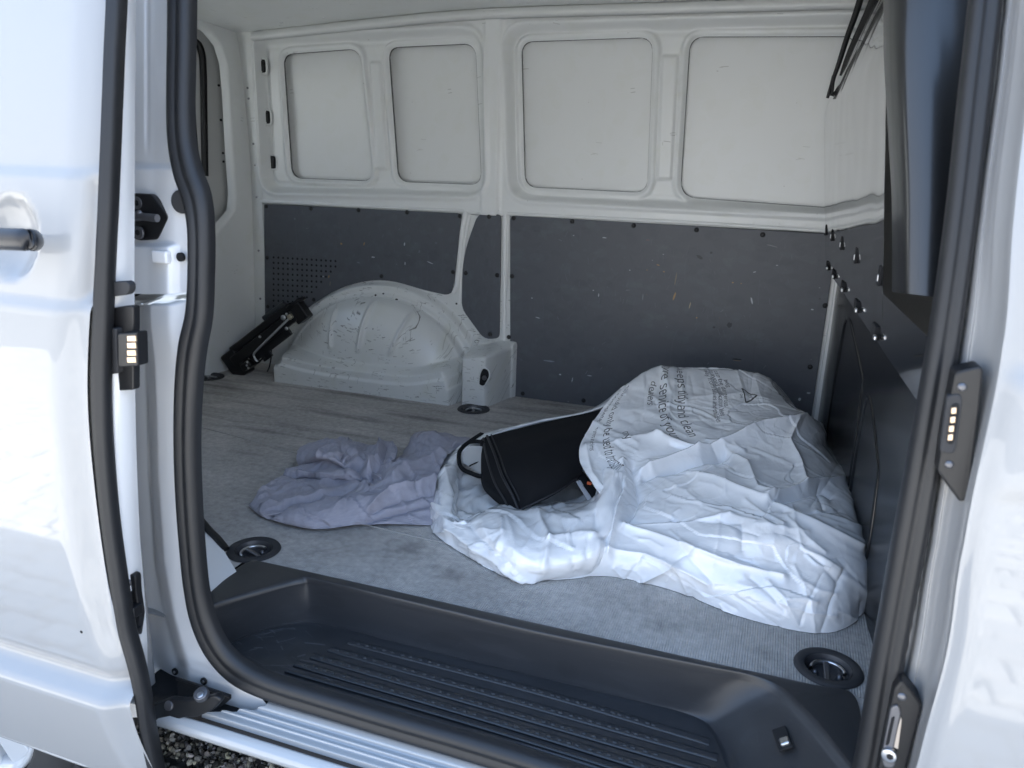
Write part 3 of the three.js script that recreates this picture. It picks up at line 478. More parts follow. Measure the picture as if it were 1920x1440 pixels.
// ---- rear (left) door-post of the opening, with striker and fittings
const jambD = (u, v) => { // how deep the sheet lies behind the seal plane
  let d = 0.004 + 0.012 * sm(330, 285, u);
  if (v > 560) { const cu = pl([[560, 282], [700, 284], [900, 290], [1050, 300], [1150, 318], [1250, 345]], v); d += 0.030 * sm(cu + 9, cu - 12, u); }
  else { d += 0.004 * Math.exp(-(((u - 276) / 3) ** 2)) * sm(300, 250, v); d += 0.012 * sm(318, 306, v) * 1; }
  return d;
};
{
  const sealU = (v) => pl(sealPts.slice(0, 20).map(([u, vv]) => [vv, u]), v);
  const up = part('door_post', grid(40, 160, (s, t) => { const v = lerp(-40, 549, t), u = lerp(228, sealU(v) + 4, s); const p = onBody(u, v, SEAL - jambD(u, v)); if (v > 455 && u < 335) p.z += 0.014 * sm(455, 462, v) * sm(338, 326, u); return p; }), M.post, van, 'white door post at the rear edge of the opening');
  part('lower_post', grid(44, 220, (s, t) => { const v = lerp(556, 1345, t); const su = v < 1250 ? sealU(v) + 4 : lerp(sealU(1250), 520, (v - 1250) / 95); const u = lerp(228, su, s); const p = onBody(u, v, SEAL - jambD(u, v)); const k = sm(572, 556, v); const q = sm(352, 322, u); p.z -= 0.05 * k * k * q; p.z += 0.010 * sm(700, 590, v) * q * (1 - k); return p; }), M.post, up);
  part('slot_recess', grid(2, 2, (s, t) => onBody(lerp(225, 330, s), lerp(542, 570, t), SEAL - 0.075)), M.blackMatt, up);
  const P = (u, v, dz = 0) => { const p = onBody(u, v, SEAL - jambD(u, v)); p.z += dz; return p; };
  const pz = P(285, 405).z;
  const st = onWall([[250, 362], [285, 364], [318, 408], [296, 449], [262, 451], [250, 446]], pz + 0.008);
  part('striker_plate', plate(roundPoly(st, 0.006, 4), pz - 0.002, 0.012, 0.002), M.black, up);
  for (const [u, v] of [[268, 380], [270, 435]]) { part('striker_bolt', disc(P(u, v, 0.010), V(0, 0, 1), 0.011, 0.004, 18), M.darkSteel, up); part('bolt_socket', disc(P(u, v, 0.0135), V(0, 0, 1), 0.005, 0.0015, 6), M.blackMatt, up); }
  part('striker_hook', merge([rod(P(272, 405, 0.01), P(282, 404, 0.030), 0.008), rod(P(280, 404, 0.028), P(312, 408, 0.02), 0.0065), disc(P(286, 399, 0.028), V(0, 0, 1), 0.006, 0.006, 12, 1)]), M.darkSteel, up);
  part('rubber_plug', disc(P(346, 378, 0.004), V(0.1, 0, 1), 0.019, 0.005, 28), M.rubberSoft, up);
  part('post_bracket', block(0.032, 0.021, 0.014, P(318, 480).x, P(318, 480).y, P(318, 480).z + 0.018, 0.004), M.post, up);
  part('button', disc(P(346, 481, 0.006), V(0, 0, 1), 0.0075, 0.006, 20), M.blackMatt, up);
  for (const [u, v] of [[331, 1257], [385, 1275]]) { part('grommet', disc(P(u, v, 0.003), V(0, 0.1, 1), 0.0072, 0.003, 18), M.black, up); part('grommet_pin', disc(P(u, v, 0.0055), V(0, 0.1, 1), 0.003, 0.002, 10), M.steel, up); }
  // guide pocket in the sill and the door's lower roller arm
  const pocket = plate(onWall([[331, 1272], [365, 1283], [431, 1305], [431, 1312], [420, 1322], [400, 1333], [352, 1330], [333, 1312]], -0.985), -0.99, 0.004, 0.001); part('guide_pocket', pocket, M.blackMatt, up);
  part('pocket_lip', tube([[331, 1272], [365, 1283], [431, 1306]].map(([u, v]) => onZ(u, v, -0.978)), 0.003, 12, 6), M.black, up);
}

// ---- sill plates under the opening
{
  const prof = [[-1.02, -0.092], [-1.0, -0.0965], [-0.994, -0.0968], [-0.985, -0.101], [-0.9838, -0.1068], [-0.979, -0.1078], [-0.9755, -0.1040], [-0.9715, -0.1045], [-0.9700, -0.1105], [-0.966, -0.1110], [-0.9625, -0.1070], [-0.9595, -0.1075], [-0.9585, -0.1105], [-0.948, -0.1105], [-0.9455, -0.1115], [-0.9450, -0.122]];
  const x1 = 0.5, xs = (z) => lerp(-0.80, -0.985, clamp((z + 0.99) / 0.078)), ext = (pr, m, name, par, lab) => part(name, grid(1, pr.length - 1, (s, t, i, j) => V(lerp(xs(pr[j][0]), x1, s), pr[j][1], pr[j][0])), m, par, lab);
  const dense = (pr) => { const o = []; for (let i = 0; i < pr.length - 1; i++) for (let k = 0; k < 3; k++) o.push([lerp(pr[i][0], pr[i + 1][0], k / 3), lerp(pr[i][1], pr[i + 1][1], k / 3)]); o.push(pr[pr.length - 1]); return o; };
  const sill = ext(dense(prof), M.silver, 'door_sill', van, 'pale ridged metal sill strip below the step');
  ext([[-0.946, -0.124], [-0.931, -0.1245]], std([0.06, 0.045, 0.035], 0.6), 'sill_groove', sill);
  ext(dense([[-0.932, -0.126], [-0.9315, -0.117], [-0.928, -0.1155], [-0.922, -0.1185], [-0.915, -0.123], [-0.912, -0.130], [-0.914, -0.140], [-0.95, -0.150]]), M.silver, 'sill_rail', sill);
  part('sill_body', block(1.7, 0.06, 0.12, -0.25, -0.165, -1.04, 0.01), M.blackMatt, van);
}

// ---- sliding door standing open along the rear flank
{
  const DZ = -0.845; // outer skin at the edge
  const eL = [[-60, 205], [0, 203], [100, 199], [200, 195], [400, 187], [500, 182], [560, 178], [640, 173], [720, 171], [800, 174], [900, 183], [1000, 195], [1100, 210], [1180, 226], [1250, 246], [1310, 258], [1370, 268], [1440, 286], [1500, 300]];
  const eR = [[-60, 235], [0, 233], [100, 228], [200, 224], [400, 217], [500, 212], [600, 209], [700, 206], [800, 208], [900, 214], [1000, 224], [1100, 238], [1180, 250], [1250, 268], [1300, 279], [1370, 288], [1440, 301], [1500, 315]];
  const edge = []; for (let v = -60; v <= 1500; v += 12) { const u = smoothPl(eL, v); edge.push(onBody(u, v, DZ)); }
  const xEdge = edge.map((p) => [p.y, p.x]).sort((a, b) => a[0] - b[0]);
  const yBot = onZ(150, 1409, -0.85).y;
  const yCrease = onZ(90, 570, -0.835).y, yRidge = onZ(120, 1252, -0.835).y, yWin = onZ(60, 323, -0.835).y, xWin = onZ(140, 200, -0.835).x;
  const win = roundPoly([[-2.6, yWin], [xWin + 0.004, yWin], [onZ(152, 20, -0.835).x, 1.5], [-2.6, 1.5]], [0, 0.06, 0, 0], 8);
  const hc = onZ(2, 447, -0.835);
  const skinZ = (x, y, xe) => {
    let z = DZ + 0.022 + lean(y) - 0.022 * Math.pow(sm(0.06, 0.0, xe - x), 2) - 0.05 * Math.pow(clamp((0.25 - y) / 0.5), 2);
    z -= 0.006 * sm(0.003, -0.006, sdPoly(x, y, win));
    z += 0.007 * sm(yCrease + 0.006, yCrease - 0.008, y);
    z -= 0.008 * sm(yCrease + 0.002, yCrease + 0.02, y) * sm(yCrease + 0.2, yCrease + 0.16, y) * sm(0.022, 0.012, xe - x);
    z += -0.010 * sm(yRidge + 0.03, yRidge + 0.006, y) + 0.036 * sm(yRidge + 0.004, yRidge - 0.03, y);
    const dh = Math.hypot((x - hc.x) / 0.055, (y - hc.y) / 0.062); z -= 0.030 * Math.pow(Math.max(0, 1 - dh * dh), 0.8);
    return z;
  };
  const ys = []; for (let j = 0; j <= 190; j++) ys.push(lerp(yBot, 1.3, j / 190));
  const door = part('sliding_door', grid(110, 190, (s, t, i, j) => { const y = ys[j], xe = pl(xEdge, y), x = lerp(-2.35, xe, 1 - Math.pow(1 - s, 1.9)); return V(x, y, skinZ(x, y, xe)); }), M.dimmedPaint, van, 'white sliding door slid back along the rear flank');
  part('lower_hem', tube(Array.from({ length: 12 }, (_, k) => { const x = lerp(-2.35, pl(xEdge, yBot) - 0.004, k / 11); return V(x, yBot - 0.001, skinZ(x, yBot, pl(xEdge, yBot)) - 0.004); }), 0.0045, 20, 8), M.dimmedPaint, door);
  const cen = [], hw = []; for (let v = -60; v <= 1500; v += 10) { const a = smoothPl(eL, v), b = smoothPl(eR, v), p = onBody((a + b) / 2, v, DZ - 0.012); cen.push(p); hw.push((b - a) / 2 * p.clone().sub(EYE).dot(FWD) / F); }
  part('door_seal', sweep(cen, (i) => { const a = hw[i] * 1.04; return ellipseSect(a, 0.016, 16).map(([x, y]) => [x, y - (Math.abs(x) < a * 0.3 ? 0.0 : 0) + 0.002 * Math.cos(x / a * 6)]); }), M.rubber, door);
  // inner face strip behind the seal
  const sR = [[-60, 257], [0, 255], [300, 253], [500, 252], [700, 253], [850, 256], [1000, 262], [1100, 270], [1200, 276], [1290, 279], [1500, 300]];
  const stripZ = (v) => -0.885;
  part('edge_face', grid(10, 130, (s, t) => { const v = lerp(-50, 1330, t), a = smoothPl(eR, v) - 14, b = smoothPl(sR, v); return onBody(lerp(a, b, s), v, lerp(-0.872, -0.915, s * s)); }), M.post, door);
  part('inner_face', grid(2, 130, (s, t) => { const v = lerp(-50, 1330, t), b = smoothPl(sR, v), p = onBody(b, v, -0.915); p.x -= s * 1.3; p.z -= 0.004 * s; return p; }), M.post, door);
  const E = (u, v, dz = 0) => { const p = onBody(u, v, -0.893); p.z += dz; return p; };
  { const z = -0.885; const pg = roundPoly(onWall([[206, 529], [238, 527], [244, 533], [244, 546], [238, 553], [206, 557]], z), 0.006, 4); part('edge_plug', plate(pg, z - 0.012, 0.014, 0.002), M.rubberSoft, door); }
  { const z = -0.888, q = [[205, 578], [240, 573], [252, 574], [252, 731], [203, 733]]; const pg = roundPoly(onWall(q, z), 0.004, 3); part('contact_plate', plate(pg, z - 0.012, 0.014, 0.002), M.black, door);
    const q2 = roundPoly(onWall([[222, 625], [258, 623], [260, 686], [223, 688]], z + 0.02), 0.003, 3); part('contact_block', plate(q2, z, 0.022, 0.002), M.black, door);
    const q3 = roundPoly(onWall([[209, 615], [219, 616], [222, 700], [207, 702]], z + 0.012), 0.003, 3); part('contact_cover', plate(q3, z, 0.013, 0.002), M.rubberSoft, door);
    for (const v of [635, 648, 662, 675]) part('contact_pad', plate(onWall([[238, v - 5], [254, v - 5.5], [255, v + 5], [239, v + 5]], z + 0.023), z + 0.02, 0.0035, 0.0006), M.brass, door);
    for (const [u, v] of [[223, 594], [225, 714]]) part('plate_screw', disc(E(u, v, 0.006), V(0, 0, 1), 0.0062, 0.004, 14, 1), M.darkSteel, door); }
  // lower catch
  { const z = -0.89, q = roundPoly(onWall([[240, 1084], [250, 1072], [260, 1076], [262, 1110], [268, 1150], [262, 1192], [252, 1200], [244, 1180]], z), 0.006, 4); part('lower_catch', plate(q, z - 0.006, 0.014, 0.002), M.black, door);
    part('catch_hook', merge([block(0.016, 0.020, 0.022, E(266, 1135).x, E(266, 1135).y, z + 0.012, 0.003), block(0.024, 0.009, 0.018, E(262, 1171).x, E(262, 1171).y, z + 0.012, 0.003), block(0.01, 0.05, 0.014, E(256, 1125).x, E(256, 1125).y, z + 0.012, 0.003)]), M.black, door);
    part('catch_pivot', disc(E(251, 1085, 0.012), V(0, 0, 1), 0.0075, 0.004, 16), M.darkSteel, door); }
  // roller arm reaching into the sill pocket
  { const z = -0.925, q = roundPoly(onWall([[276, 1326], [318, 1310], [340, 1313], [372, 1312], [404, 1303], [417, 1312], [402, 1330], [368, 1345], [346, 1344], [318, 1356], [296, 1366], [284, 1366]], z), 0.008, 4); part('roller_arm', plate(q, z - 0.012, 0.014, 0.003), M.black, door);
    const B = (u, v, d) => { const p = onZ(u, v, z); p.z += d; return p; };
    part('arm_bolt', disc(B(320, 1321, 0.002), V(0, 0.5, 1), 0.009, 0.005, 16), M.darkSteel, door); part('roller', disc(B(381, 1303, 0.002), V(0, 1, 0.5), 0.013, 0.010, 20), M.darkSteel, door); part('roller_pin', disc(B(383, 1299, 0.008), V(0, 1, 0.5), 0.006, 0.005, 14), M.steel, door); }
  { const p = onZ(176, 1170, -0.845), z = skinZ(p.x, p.y, pl(xEdge, p.y)); part('paint_chip', disc(V(p.x, p.y, z), V(0, 0, 1), 0.0028, 0.0006, 7), M.blackMatt, door); }
  // pull handle
  { const a = onZ(-70, 446, -0.795), b = onZ(52, 450, -0.795), m = onZ(30, 449, -0.79);
    part('door_handle', sweep(curve3([a, m, b, onZ(62, 450, -0.808), onZ(66, 450, -0.825)], 40), (i) => ellipseSect(0.0155 * (i > 34 ? 0.95 : 1), 0.011, 16), false, V(0, 0, 1)), phy([0.02, 0.021, 0.025], 0.3), door); }
}

// ---- rear flank, tyre and rim under the open door
{
  const flank = (u, v) => 0;
  part('rear_flank', block(1.75, 1.5, 0.05, -1.945, 0.6, -0.985, 0.01), M.dimmedPaint, van);
  const c = V(-1.548, -0.255, -1.0), wheel = new THREE.Group(); wheel.name = 'rear_wheel'; wheel.position.copy(c); van.add(wheel);
  const L = (p, seg = 72) => { const g = new THREE.LatheGeometry(p.map(([x, y]) => new THREE.Vector2(x, y)), seg); g.rotateX(Math.PI / 2); return g; };
  part('tyre', L([[0.208, 0.045], [0.214, 0.062], [0.225, 0.068], [0.262, 0.078], [0.288, 0.076], [0.305, 0.066], [0.318, 0.052], [0.322, 0.03], [0.322, -0.1], [0.3, -0.14], [0.21, -0.14]]), std([0.03, 0.03, 0.031], 0.75, DS), wheel);
  for (let k = 0; k < 64; k++) { const a = k / 64 * 6.283, g = block(0.012, 0.02, 0.055, 0, 0.321, 0.03, 0.003); g.rotateZ(a + 0.02); part('tread_block', g, M.rubberSoft, wheel); }
  const silver = phy([0.6, 0.62, 0.64], 0.35, { clearcoat: 1, clearcoatRoughness: 0.05, ...DS });
  part('rim', L([[0.207, 0.046], [0.204, 0.055], [0.196, 0.054], [0.190, 0.04], [0.172, 0.03], [0.17, -0.1]]), silver, wheel);
  const spokes = []; for (let k = 0; k < 10; k++) { const s = shapeOf(roundPoly([[-0.022, 0.05], [0.022, 0.05], [0.036, 0.186], [-0.036, 0.186]], 0.006, 4)); const g = new THREE.ExtrudeGeometry(s, { depth: 0.012, bevelEnabled: true, bevelSize: 0.004, bevelThickness: 0.004, bevelSegments: 2 }); g.translate(0, 0, 0.022); g.rotateZ(k / 10 * 6.283 + 0.1); part('spoke', g, silver, wheel); }
  part('hub', L([[0.0001, 0.045], [0.03, 0.044], [0.055, 0.036], [0.07, 0.02], [0.075, 0.0]]), silver, wheel);
  part('brake_disc', L([[0.0001, -0.02], [0.16, -0.02], [0.16, -0.05]]), M.blackMatt, wheel);
}

// ---- front post (right) with its contact plates, and the front door skin beyond
{
  // columns across the post for rows down the photo: [v, seal edge, ridge, hollow, edge]
  const rowsV = [[-60, 1879, 1896, 1912, 1952], [50, 1874, 1888, 1906, 1940], [400, 1830, 1846, 1866, 1902], [650, 1796, 1817, 1850, 1880], [1020, 1738, 1756, 1784, 1808], [1220, 1703, 1724, 1752, 1776], [1420, 1655, 1686, 1706, 1724], [1560, 1620, 1655, 1672, 1690]];
  const at = (k, v) => smoothPl(rowsV.map((r) => [r[0], r[k]]), v);
  const prof = [[0, -0.028, -0.012], [0, 0.0, -0.012], [0.3, 0, -0.004], [0.55, 0, 0.002], [1, 0, 0.006], [1.12, 0, 0.004], [1.5, 0, 0.010], [2, 0, 0.026], [2.3, 0, 0.036], [2.6, 0, 0.048], [2.85, 0, 0.060], [3, 0, 0.066]];
  const P = (w, v, dz) => { const k = Math.min(2, Math.floor(w)), u = lerp(at(1 + k, v), at(2 + k, v), w - k); return onBody(u, v, SEAL + dz); };
  const post = part('front_post', grid(60, 150, (s, t) => { const v = lerp(-50, 1530, t), x = s * (prof.length - 1), q = crAt(prof, x); const p = P(clamp(q[0], 0, 3), v, q[2]); p.x += q[1]; return p; }), M.dimmedPaint, van, 'white door post at the front edge of the opening');
  const edgeY = []; for (let v = -50; v <= 1530; v += 20) { const p = P(3, v, 0.066); edgeY.push([p.y, p.x, p.z]); } edgeY.sort((a, b) => a[0] - b[0]);
  const yC = onZ(1895, 708, -0.93).y;
  part('front_door_skin', grid(50, 150, (s, t) => { const y = lerp(-0.3, 1.25, t), xe = pl(edgeY, y), ze = pl(edgeY.map((e) => [e[0], e[2]]), y), x = lerp(xe, 1.7, Math.pow(s, 1.8)); return V(x, y, ze + 0.010 * sm(0, 0.03, x - xe) + 0.007 * sm(yC + 0.008, yC - 0.008, y) * sm(0, 0.02, x - xe) - 0.006 * sm(yC - 0.12, yC - 0.14, y) * sm(0.01, 0.03, x - xe) - 0.05 * Math.pow(clamp((0.2 - y) / 0.5), 2)); }), M.dimmedPaint, van, 'white front door beside the opening');
  const zz = (w, v) => P(w, v, crAt(prof, 0)[2]).z;
  { const q = [[1790, 697], [1836, 685], [1844, 693], [1838, 760], [1817, 925], [1812, 938], [1799, 941], [1757, 884], [1770, 800]], z = -0.962;
    part('contact_plate', plate(roundPoly(onWall(q, z), 0.005, 3), z - 0.03, 0.032, 0.003), M.black, post);
    const q2 = roundPoly(onWall([[1776, 742], [1801, 738], [1805, 752], [1793, 842], [1786, 852], [1762, 848], [1764, 830]], z + 0.004), 0.004, 3); part('contact_bezel', plate(q2, z - 0.006, 0.011, 0.002), M.rubberSoft, post);
    const q3 = roundPoly(onWall([[1785, 758], [1798, 756], [1799, 770], [1790, 826], [1786, 833], [1777, 832], [1777, 820]], z + 0.006), 0.003, 3); part('contact_slot', plate(q3, z + 0.001, 0.006, 0.001), M.blackMatt, post);
    [[1789.5, 770], [1787.5, 787], [1785, 804], [1783, 820]].forEach(([u, v]) => part('contact_pad', plate(onWall([[u - 5, v - 5], [u + 4, v - 6], [u + 3, v + 5.5], [u - 6, v + 6]], z + 0.008), z + 0.005, 0.0035, 0.0006), M.brass, post));
    for (const [u, v] of [[1803, 725], [1779, 870]]) { const p = onZ(u, v, z); part('plate_screw', disc(V(p.x, p.y, z + 0.002), V(0, 0, 1), 0.005, 0.003, 14, 1), M.darkSteel, post); } }
  { const q = [[1676, 1290], [1689, 1275], [1697, 1280], [1728, 1318], [1727, 1330], [1697, 1450], [1672, 1530], [1630, 1530], [1650, 1420]], z = -0.968;
    part('latch_plate', plate(roundPoly(onWall(q, z), 0.004, 3), z - 0.03, 0.032, 0.003), M.black, post);
    const q2 = roundPoly(onWall([[1670, 1325], [1684, 1320], [1690, 1336], [1674, 1412], [1682, 1424], [1676, 1440], [1656, 1438], [1652, 1418]], z + 0.004), 0.005, 4); part('latch_bracket', plate(q2, z - 0.004, 0.010, 0.002), M.darkSteel, post);
    const q3 = roundPoly(onWall([[1672, 1346], [1678, 1344], [1667, 1396], [1660, 1398]], z + 0.007), 0.002, 3); part('latch_slot', plate(q3, z + 0.002, 0.006, 0.001), M.blackMatt, post);
    const p = onZ(1668, 1415, z + 0.008); part('latch_bolt', disc(V(p.x, p.y, z + 0.005), V(-0.2, 0, 1), 0.0095, 0.007, 20), M.steel, post); part('bolt_socket', disc(V(p.x, p.y, z + 0.0118), V(-0.2, 0, 1), 0.0045, 0.001, 6), M.blackMatt, post);
    const s2 = onZ(1691, 1305, z); part('plate_screw', disc(V(s2.x, s2.y, z + 0.002), V(0, 0, 1), 0.006, 0.003, 14, 1), M.darkSteel, post);
    const q4 = onWall([[1689, 1346], [1691, 1350], [1684, 1405], [1673, 1400]], z + 0.005); part('latch_spring', plate(q4, z + 0.002, 0.003, 0.0005), std([0.5, 0.42, 0.34], 0.5), post); }
}

// ---- black plastic trim over the upper front post
{
  const L = [[-60, 1655], [0, 1656], [100, 1657], [200, 1662], [300, 1668], [380, 1672], [545, 1673]];
  const mat = phy([0.010, 0.011, 0.013], 0.42, { ...DS, clearcoat: 0.85, clearcoatRoughness: 0.2 });
  mat.map = marks(512, 1024, '#b4b4b4', (c, W, H) => { seedv = 311; for (let i = 0; i < 120; i++) scratch(c, rnd() * W, rnd() * H, rr(6, 60), Math.PI / 2 + rr(-0.3, 0.3), rr(0.6, 1.6), rnd() < 0.5 ? '#ffffff' : '#555', rr(0.1, 0.5));
    for (const [x, y, l] of [[0.62, 0.30, 0.24], [0.44, 0.06, 0.2]]) { c.globalAlpha = 0.9; c.fillStyle = '#3a3a3a'; c.beginPath(); c.ellipse(x * W, y * H, 9, 18, 0.1, 0, 7); c.fill(); scratch(c, x * W, y * H, l * H, Math.PI / 2 + 0.05, 5, '#3a3a3a', 0.9); } speckle(c, W, H, 160, ['#fff', '#777'], 0.5, 1.6); });
  mat.roughnessMap = dataTex(256, 512, (u, v) => { const a = 235 + 40 * fbm(u * 5, v * 3, 4) + 30 * nz(u * 30, v * 9, 2); return [a, a, a]; }, false);
  const bot = (u) => 548 + (u - 1680) * 0.12;
  const surf = (inset, w0, w1) => grid(40, 80, (ss, t) => { const s = lerp(w0, w1, ss);
    const v0 = lerp(-50, 1, t); const uL = smoothPl(L, lerp(-50, 547, t)), vR = lerp(-50, 560, t), uR = 1815 - 0.06 * vR, w = s, u = lerp(uL, uR, w), v = lerp(-50, bot(u), t);
    const z = -1.15 - 0.06 * Math.pow(1 - clamp(w / 0.30), 2.2) - 0.07 * (1 - t) + 0.03 * (1 - t) * (1 - t) + 0.016 * w + 0.011 * Math.sin(Math.PI * clamp((w - 0.1) / 0.9)); const p = onBody(u, v, z); p.x += inset; p.z -= inset; return p; });
  const trim = part('post_trim', surf(0, 0, 1), mat, van, 'blue-black shiny plastic trim hanging beside the opening');
  const edge = (tt) => Array.from({ length: 20 }, (_, k) => { const w = k / 19, u = lerp(1673, 1781, w); return onBody(u, bot(u), -1.15 - 0.06 * Math.pow(1 - clamp(w / 0.30), 2.2) + 0.016 * w + tt); });
  const e0 = edge(0), e1 = edge(-0.05).map((p, i) => V(p.x, e0[i].y + 0.004, p.z));
  part('trim_underside', grid(19, 1, (s, t, i, j) => (j ? e1[i] : e0[i])), mat, trim);
}

// ---- bulkhead towards the cab: glossy black sheet that mirrors the wall
{
  const K = 0.035, LN = 0.131;
  const up = (y, z) => V(0.112 - LN * (y - 0.69) + K * (z - WALL) + 0.5 * Math.pow(Math.max(0, y - 1.06), 1.15), y, z);
  const mat = phy([0.012, 0.012, 0.013], 0.12, { ...DS, clearcoat: 1, clearcoatRoughness: 0.05, specularIntensity: 1 });
  const bulk = part('bulkhead', grid(40, 40, (s, t) => { const z = lerp(WALL - 0.02, -1.42, s), y = lerp(0.585, 1.42, t), p = up(y, z); p.x += 0.0010 * nz(z * 9, y * 9, 3); return p; }), mat, van, 'glossy black steel bulkhead mirroring the white wall');
  part('bulkhead_corner', grid(6, 6, (s, t) => up(lerp(0.585, 0.68, t), lerp(-1.43, -1.02, s))), mat, bulk);
  // slots: upper row in the upper sheet, lower row at its foot
  for (const z of [-2.70, -2.46, -2.155, -1.82, -1.45]) { const p = up(0.706, z); const g = block(0.006, 0.034, 0.022, p.x - 0.001, p.y, p.z, 0.002); part('bulkhead_slot', g, M.blackMatt, bulk); const s = block(0.005, 0.012, 0.008, p.x - 0.0035, p.y - 0.004, p.z + 0.004, 0.002); part('slot_rivet', s, M.steel, bulk); }
  const lowx = (z) => 0.168 + 0.06 * (z - WALL);
  for (const z of [-2.62, -2.4, -2.12, -1.8, -1.5]) { const p = up(0.602, z), g = block(0.008, 0.024, 0.06, p.x - 0.001, p.y, z, 0.002); part('foot_notch', g, M.blackMatt, bulk); part('foot_clip', block(0.006, 0.009, 0.018, p.x - 0.005, p.y - 0.004, z + 0.045, 0.003), M.steel, bulk); }
  const matLow = phy([0.006, 0.0065, 0.008], 0.22, { ...DS });
  const low = part('lower_bulkhead', grid(60, 40, (s, t) => { const z = lerp(WALL - 0.02, -1.02, s), y = lerp(-0.03, 0.6, t); return V(lowx(z) + 0.0012 * nz(z * 7, y * 7, 5), y, z); }), matLow, van, 'lower glossy black bulkhead with pressed swages');
  part('bulkhead_ledge', grid(20, 1, (s, t) => { const z = lerp(WALL - 0.02, -1.02, s); return t ? V(lowx(z), 0.6, z) : up(0.585, z); }), matLow, bulk);
  for (const q of [[[-2.45, 0.05], [-2.45, 0.42], [-2.36, 0.475], [-2.05, 0.40], [-2.0, 0.36], [-2.0, 0.05]], [[-1.92, 0.03], [-1.92, 0.37], [-1.70, 0.30], [-1.66, 0.25], [-1.66, 0.03]]]) part('bulkhead_swage', tube(q.map(([z, y]) => V(lowx(z) + 0.003, y, z)), 0.007, 60, 8, true), matLow, low);
  // pale metal gusset in the corner
  const gp = [[1571, 487], [1575, 500], [1547, 800], [1540, 860], [1510, 860], [1523, 800], [1560, 573]].map(([u, v]) => { const p = onZ(u, v, WALL + 0.03); return [p.x, p.y]; });
  part('corner_gusset', plate(gp, WALL + 0.006, 0.026, 0.003), M.inner, van, 'pale grey metal gusset standing in the corner by the bulkhead');
  // black rubber edging that has come loose at the top corner
  const e = (pts, w, name) => part(name, sweep(curve3(pts, 40), [[-w, 0], [-w, 0.004], [w, 0.004], [w, 0]], false, V(0.3, 0, 1)), M.black, bulk);
  const es = (pts, w0, w1) => { const P = curve3(pts.map(([u, v]) => onZ(u, v, WALL + 0.10)), 40); part('loose_edging', sweep(P, (i) => { const w = lerp(w0, w1, i / 40); return [[-w, 0], [-w, 0.006], [0, 0.009], [w, 0.006], [w, 0]]; }, false, V(0.2, 0, 1)), M.black, bulk); };
  es([[1624, -40], [1606, 20], [1588, 70], [1572, 120], [1562, 150], [1559, 180]], 0.010, 0.004);
  es([[1654, -40], [1630, 20], [1606, 70], [1588, 110], [1576, 142]], 0.016, 0.004);
  es([[1563, 142], [1558, 160], [1551, 184]], 0.005, 0.004);
}

